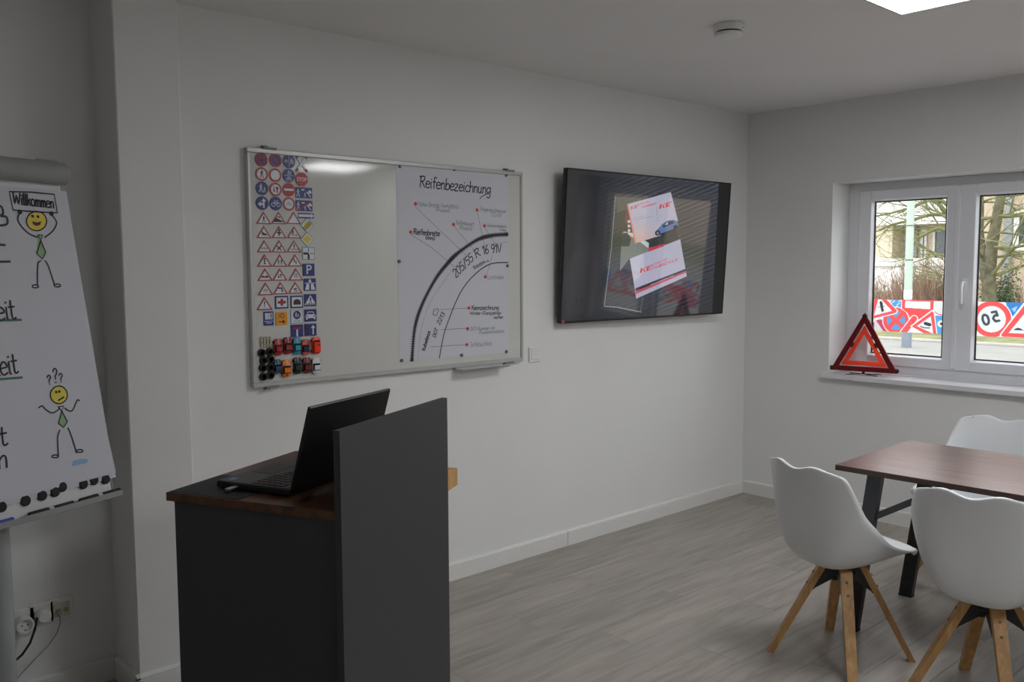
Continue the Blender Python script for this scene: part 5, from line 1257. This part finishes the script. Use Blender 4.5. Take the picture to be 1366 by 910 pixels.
tree(b0, [([(0, 0, 0), tl(1319, 370), tl(1323, 330), tl(1330, 290), tl(1337, 250), tl(1342, 205)], [.22, .18, .155, .14, .12, .08]),
          ([tl(1316, 375), tl(1311, 345), tl(1307, 310, 21.4), tl(1308, 270, 21.6), tl(1304, 215, 21.8)], [.14, .12, .10, .09, .07])], 'mossy bare tree with a forked trunk in front of the beige house', 5)
b1 = hit(1150, 430, 0, 25.5); b1.z = GZ+.05
def tl1(px, py, x=25.5): p = hit(px, py, 0, x); return (p.x-b1.x, p.y-b1.y, p.z-b1.z)
b0_ = b0
def branch_tree():
    rnd = random.Random(11); t = thing('bare_tree', 'bare tree with long mossy limbs reaching past the lamp post', 'tree', hit(1275, 430, 0, 24.0)*1.0)
    base = t.location.copy(); base.z = GZ+.05; t.location = base
    L3 = lambda px, py, x: hit(px, py, 0, x)-base
    tr_, tw_ = MB(), MB()
    tr_.tube([Vector((0, 0, 0)), L3(1275, 360, 24), L3(1277, 300, 24), L3(1274, 240, 24)], [.26, .21, .17, .12], 10, False)
    for limb in ([(1276, 305), (1255, 275), (1238, 268), (1215, 277), (1190, 284), (1166, 289)], [(1276, 300), (1262, 288), (1240, 287), (1215, 294), (1190, 300), (1172, 308)], [(1277, 300), (1264, 274), (1245, 262), (1222, 256), (1195, 262), (1168, 268)], [(1276, 318), (1255, 305), (1235, 312), (1222, 322), (1240, 334), (1258, 346)]):
        pts = [L3(a, b, 24-.12*i) for i, (a, b) in enumerate(limb)]; rs = [.085*(.8**i) for i in range(len(pts))]
        tw_.tube(smooth3(pts), [rs[0]*(.82**(i/3)) for i in range(len(smooth3(pts)))], 6, False)
        for i in range(1, len(pts)):
            for k in range(3):
                d = (pts[i]-pts[i-1]).normalized(); ax = Vector((rnd.uniform(-1, 1), rnd.uniform(-1, 1), rnd.uniform(-1, 1))).normalized()
                grow((tw_, tw_), pts[i], Matrix.Rotation(rnd.uniform(.4, 1.1), 3, ax)@d, rnd.uniform(.6, 1.1), rs[i]*.42, 3, rnd, 1.0, 0, 0)
    tr_.build('trunk', M_bark, t, True); o = tw_.build('branches', M_twig, t); o['kind'] = 'stuff'
def smooth3(p, k=3):
    out = []
    for i in range(len(p)-1):
        a, b, c, d = p[max(i-1, 0)], p[i], p[i+1], p[min(i+2, len(p)-1)]
        for j in range(k):
            t = j/k; out.append(.5*((2*b)+(c-a)*t+(2*a-5*b+4*c-d)*t*t+(3*b-a-3*c+d)*t**3))
    out.append(p[-1]); return out
branch_tree()

# leafless shrubs of thin upright twigs, and one evergreen
M_red = mat('reddish_brown_twigs', (.29, .185, .135), .95, var=.3, vscale=6); M_leaf = mat('dark_evergreen_leaves', (.075, .11, .05), .6, var=.5, vscale=5)
def twig_shrub(px, x, wd, ht, n, label, seed):
    rnd = random.Random(seed); p = hit(px, 420, 0, x); p.z = GZ+.05
    t = thing('leafless_shrub', label, 'shrub', p, 0, 'leafless shrubs on the lawn'); m = MB()
    for k in range(n):
        a = rnd.uniform(0, 2*PI); rr = wd*.35*math.sqrt(rnd.random()); q = Vector((rr*math.cos(a), rr*math.sin(a), 0)); d = Vector((math.cos(a)*.35*rr/wd*2, math.sin(a)*.35*rr/wd*2, 1)).normalized(); h_ = ht*rnd.uniform(.6, 1.05); pts = [q.copy()]
        for i in range(4):
            d = (d+Vector((rnd.uniform(-1, 1), rnd.uniform(-1, 1), 0))*.16).normalized(); q = q+d*h_/4; pts.append(q.copy())
        m.tube(pts, [.013, .011, .009, .007, .004], 3, False)
        for i in (2, 3, 4):
            for s_ in (0, 1):
                e = (d+Vector((rnd.uniform(-1, 1), rnd.uniform(-1, 1), rnd.uniform(0, .6)))*.7).normalized(); m.tube([pts[i], pts[i]+e*h_*.12, pts[i]+e*h_*.2+Vector((0, 0, h_*.05))], [.006, .005, .003], 3, False)
    o = m.build('twigs', M_red, t); o['kind'] = 'stuff'
twig_shrub(1182, 23.0, 1.3, 1.35, 120, 'thin leafless reddish shrub left of the lamp post', 1); twig_shrub(1232, 23.0, 2.0, 1.75, 240, 'broad leafless reddish shrub right of the lamp post', 2); twig_shrub(1258, 22.5, 1.6, 1.55, 190, 'leafless reddish shrub at the foot of the limbed tree', 3)
twig_shrub(1361, 25.5, 1.2, 1.3, 70, 'thin leafless shrub before the beige house', 4)
p = hit(1331, 420, 0, 22.0); p.z = GZ+.05
ev = thing('evergreen_shrub', 'dark green leafy shrub beside the forked trunk', 'shrub', p); rnd = random.Random(4)
st = MB(); lf = MB()
for k in range(26):
    a = rnd.uniform(0, 2*PI); e = Vector((math.cos(a)*rnd.uniform(.1, .5), math.sin(a)*rnd.uniform(.1, .5), rnd.uniform(.8, 1.75))); st.tube([(0, 0, 0), e*.5+Vector((0, 0, .1)), e], [.015, .011, .006], 4, False)
    for j in range(60):
        c = e*rnd.uniform(.35, 1.05)+Vector((rnd.gauss(0, .12), rnd.gauss(0, .12), rnd.gauss(0, .1))); u = Vector((rnd.uniform(-1, 1), rnd.uniform(-1, 1), rnd.uniform(-1, .4))).normalized(); v = u.cross(Vector((rnd.random(), rnd.random(), rnd.random()))).normalized()
        lf.add([c, c+u*.045+v*.024, c+u*.10, c+u*.045-v*.024], [(0, 1, 2, 3)])
st.build('stems', M_bark, ev); o = lf.build('leaves', M_leaf, ev); o['kind'] = 'stuff'
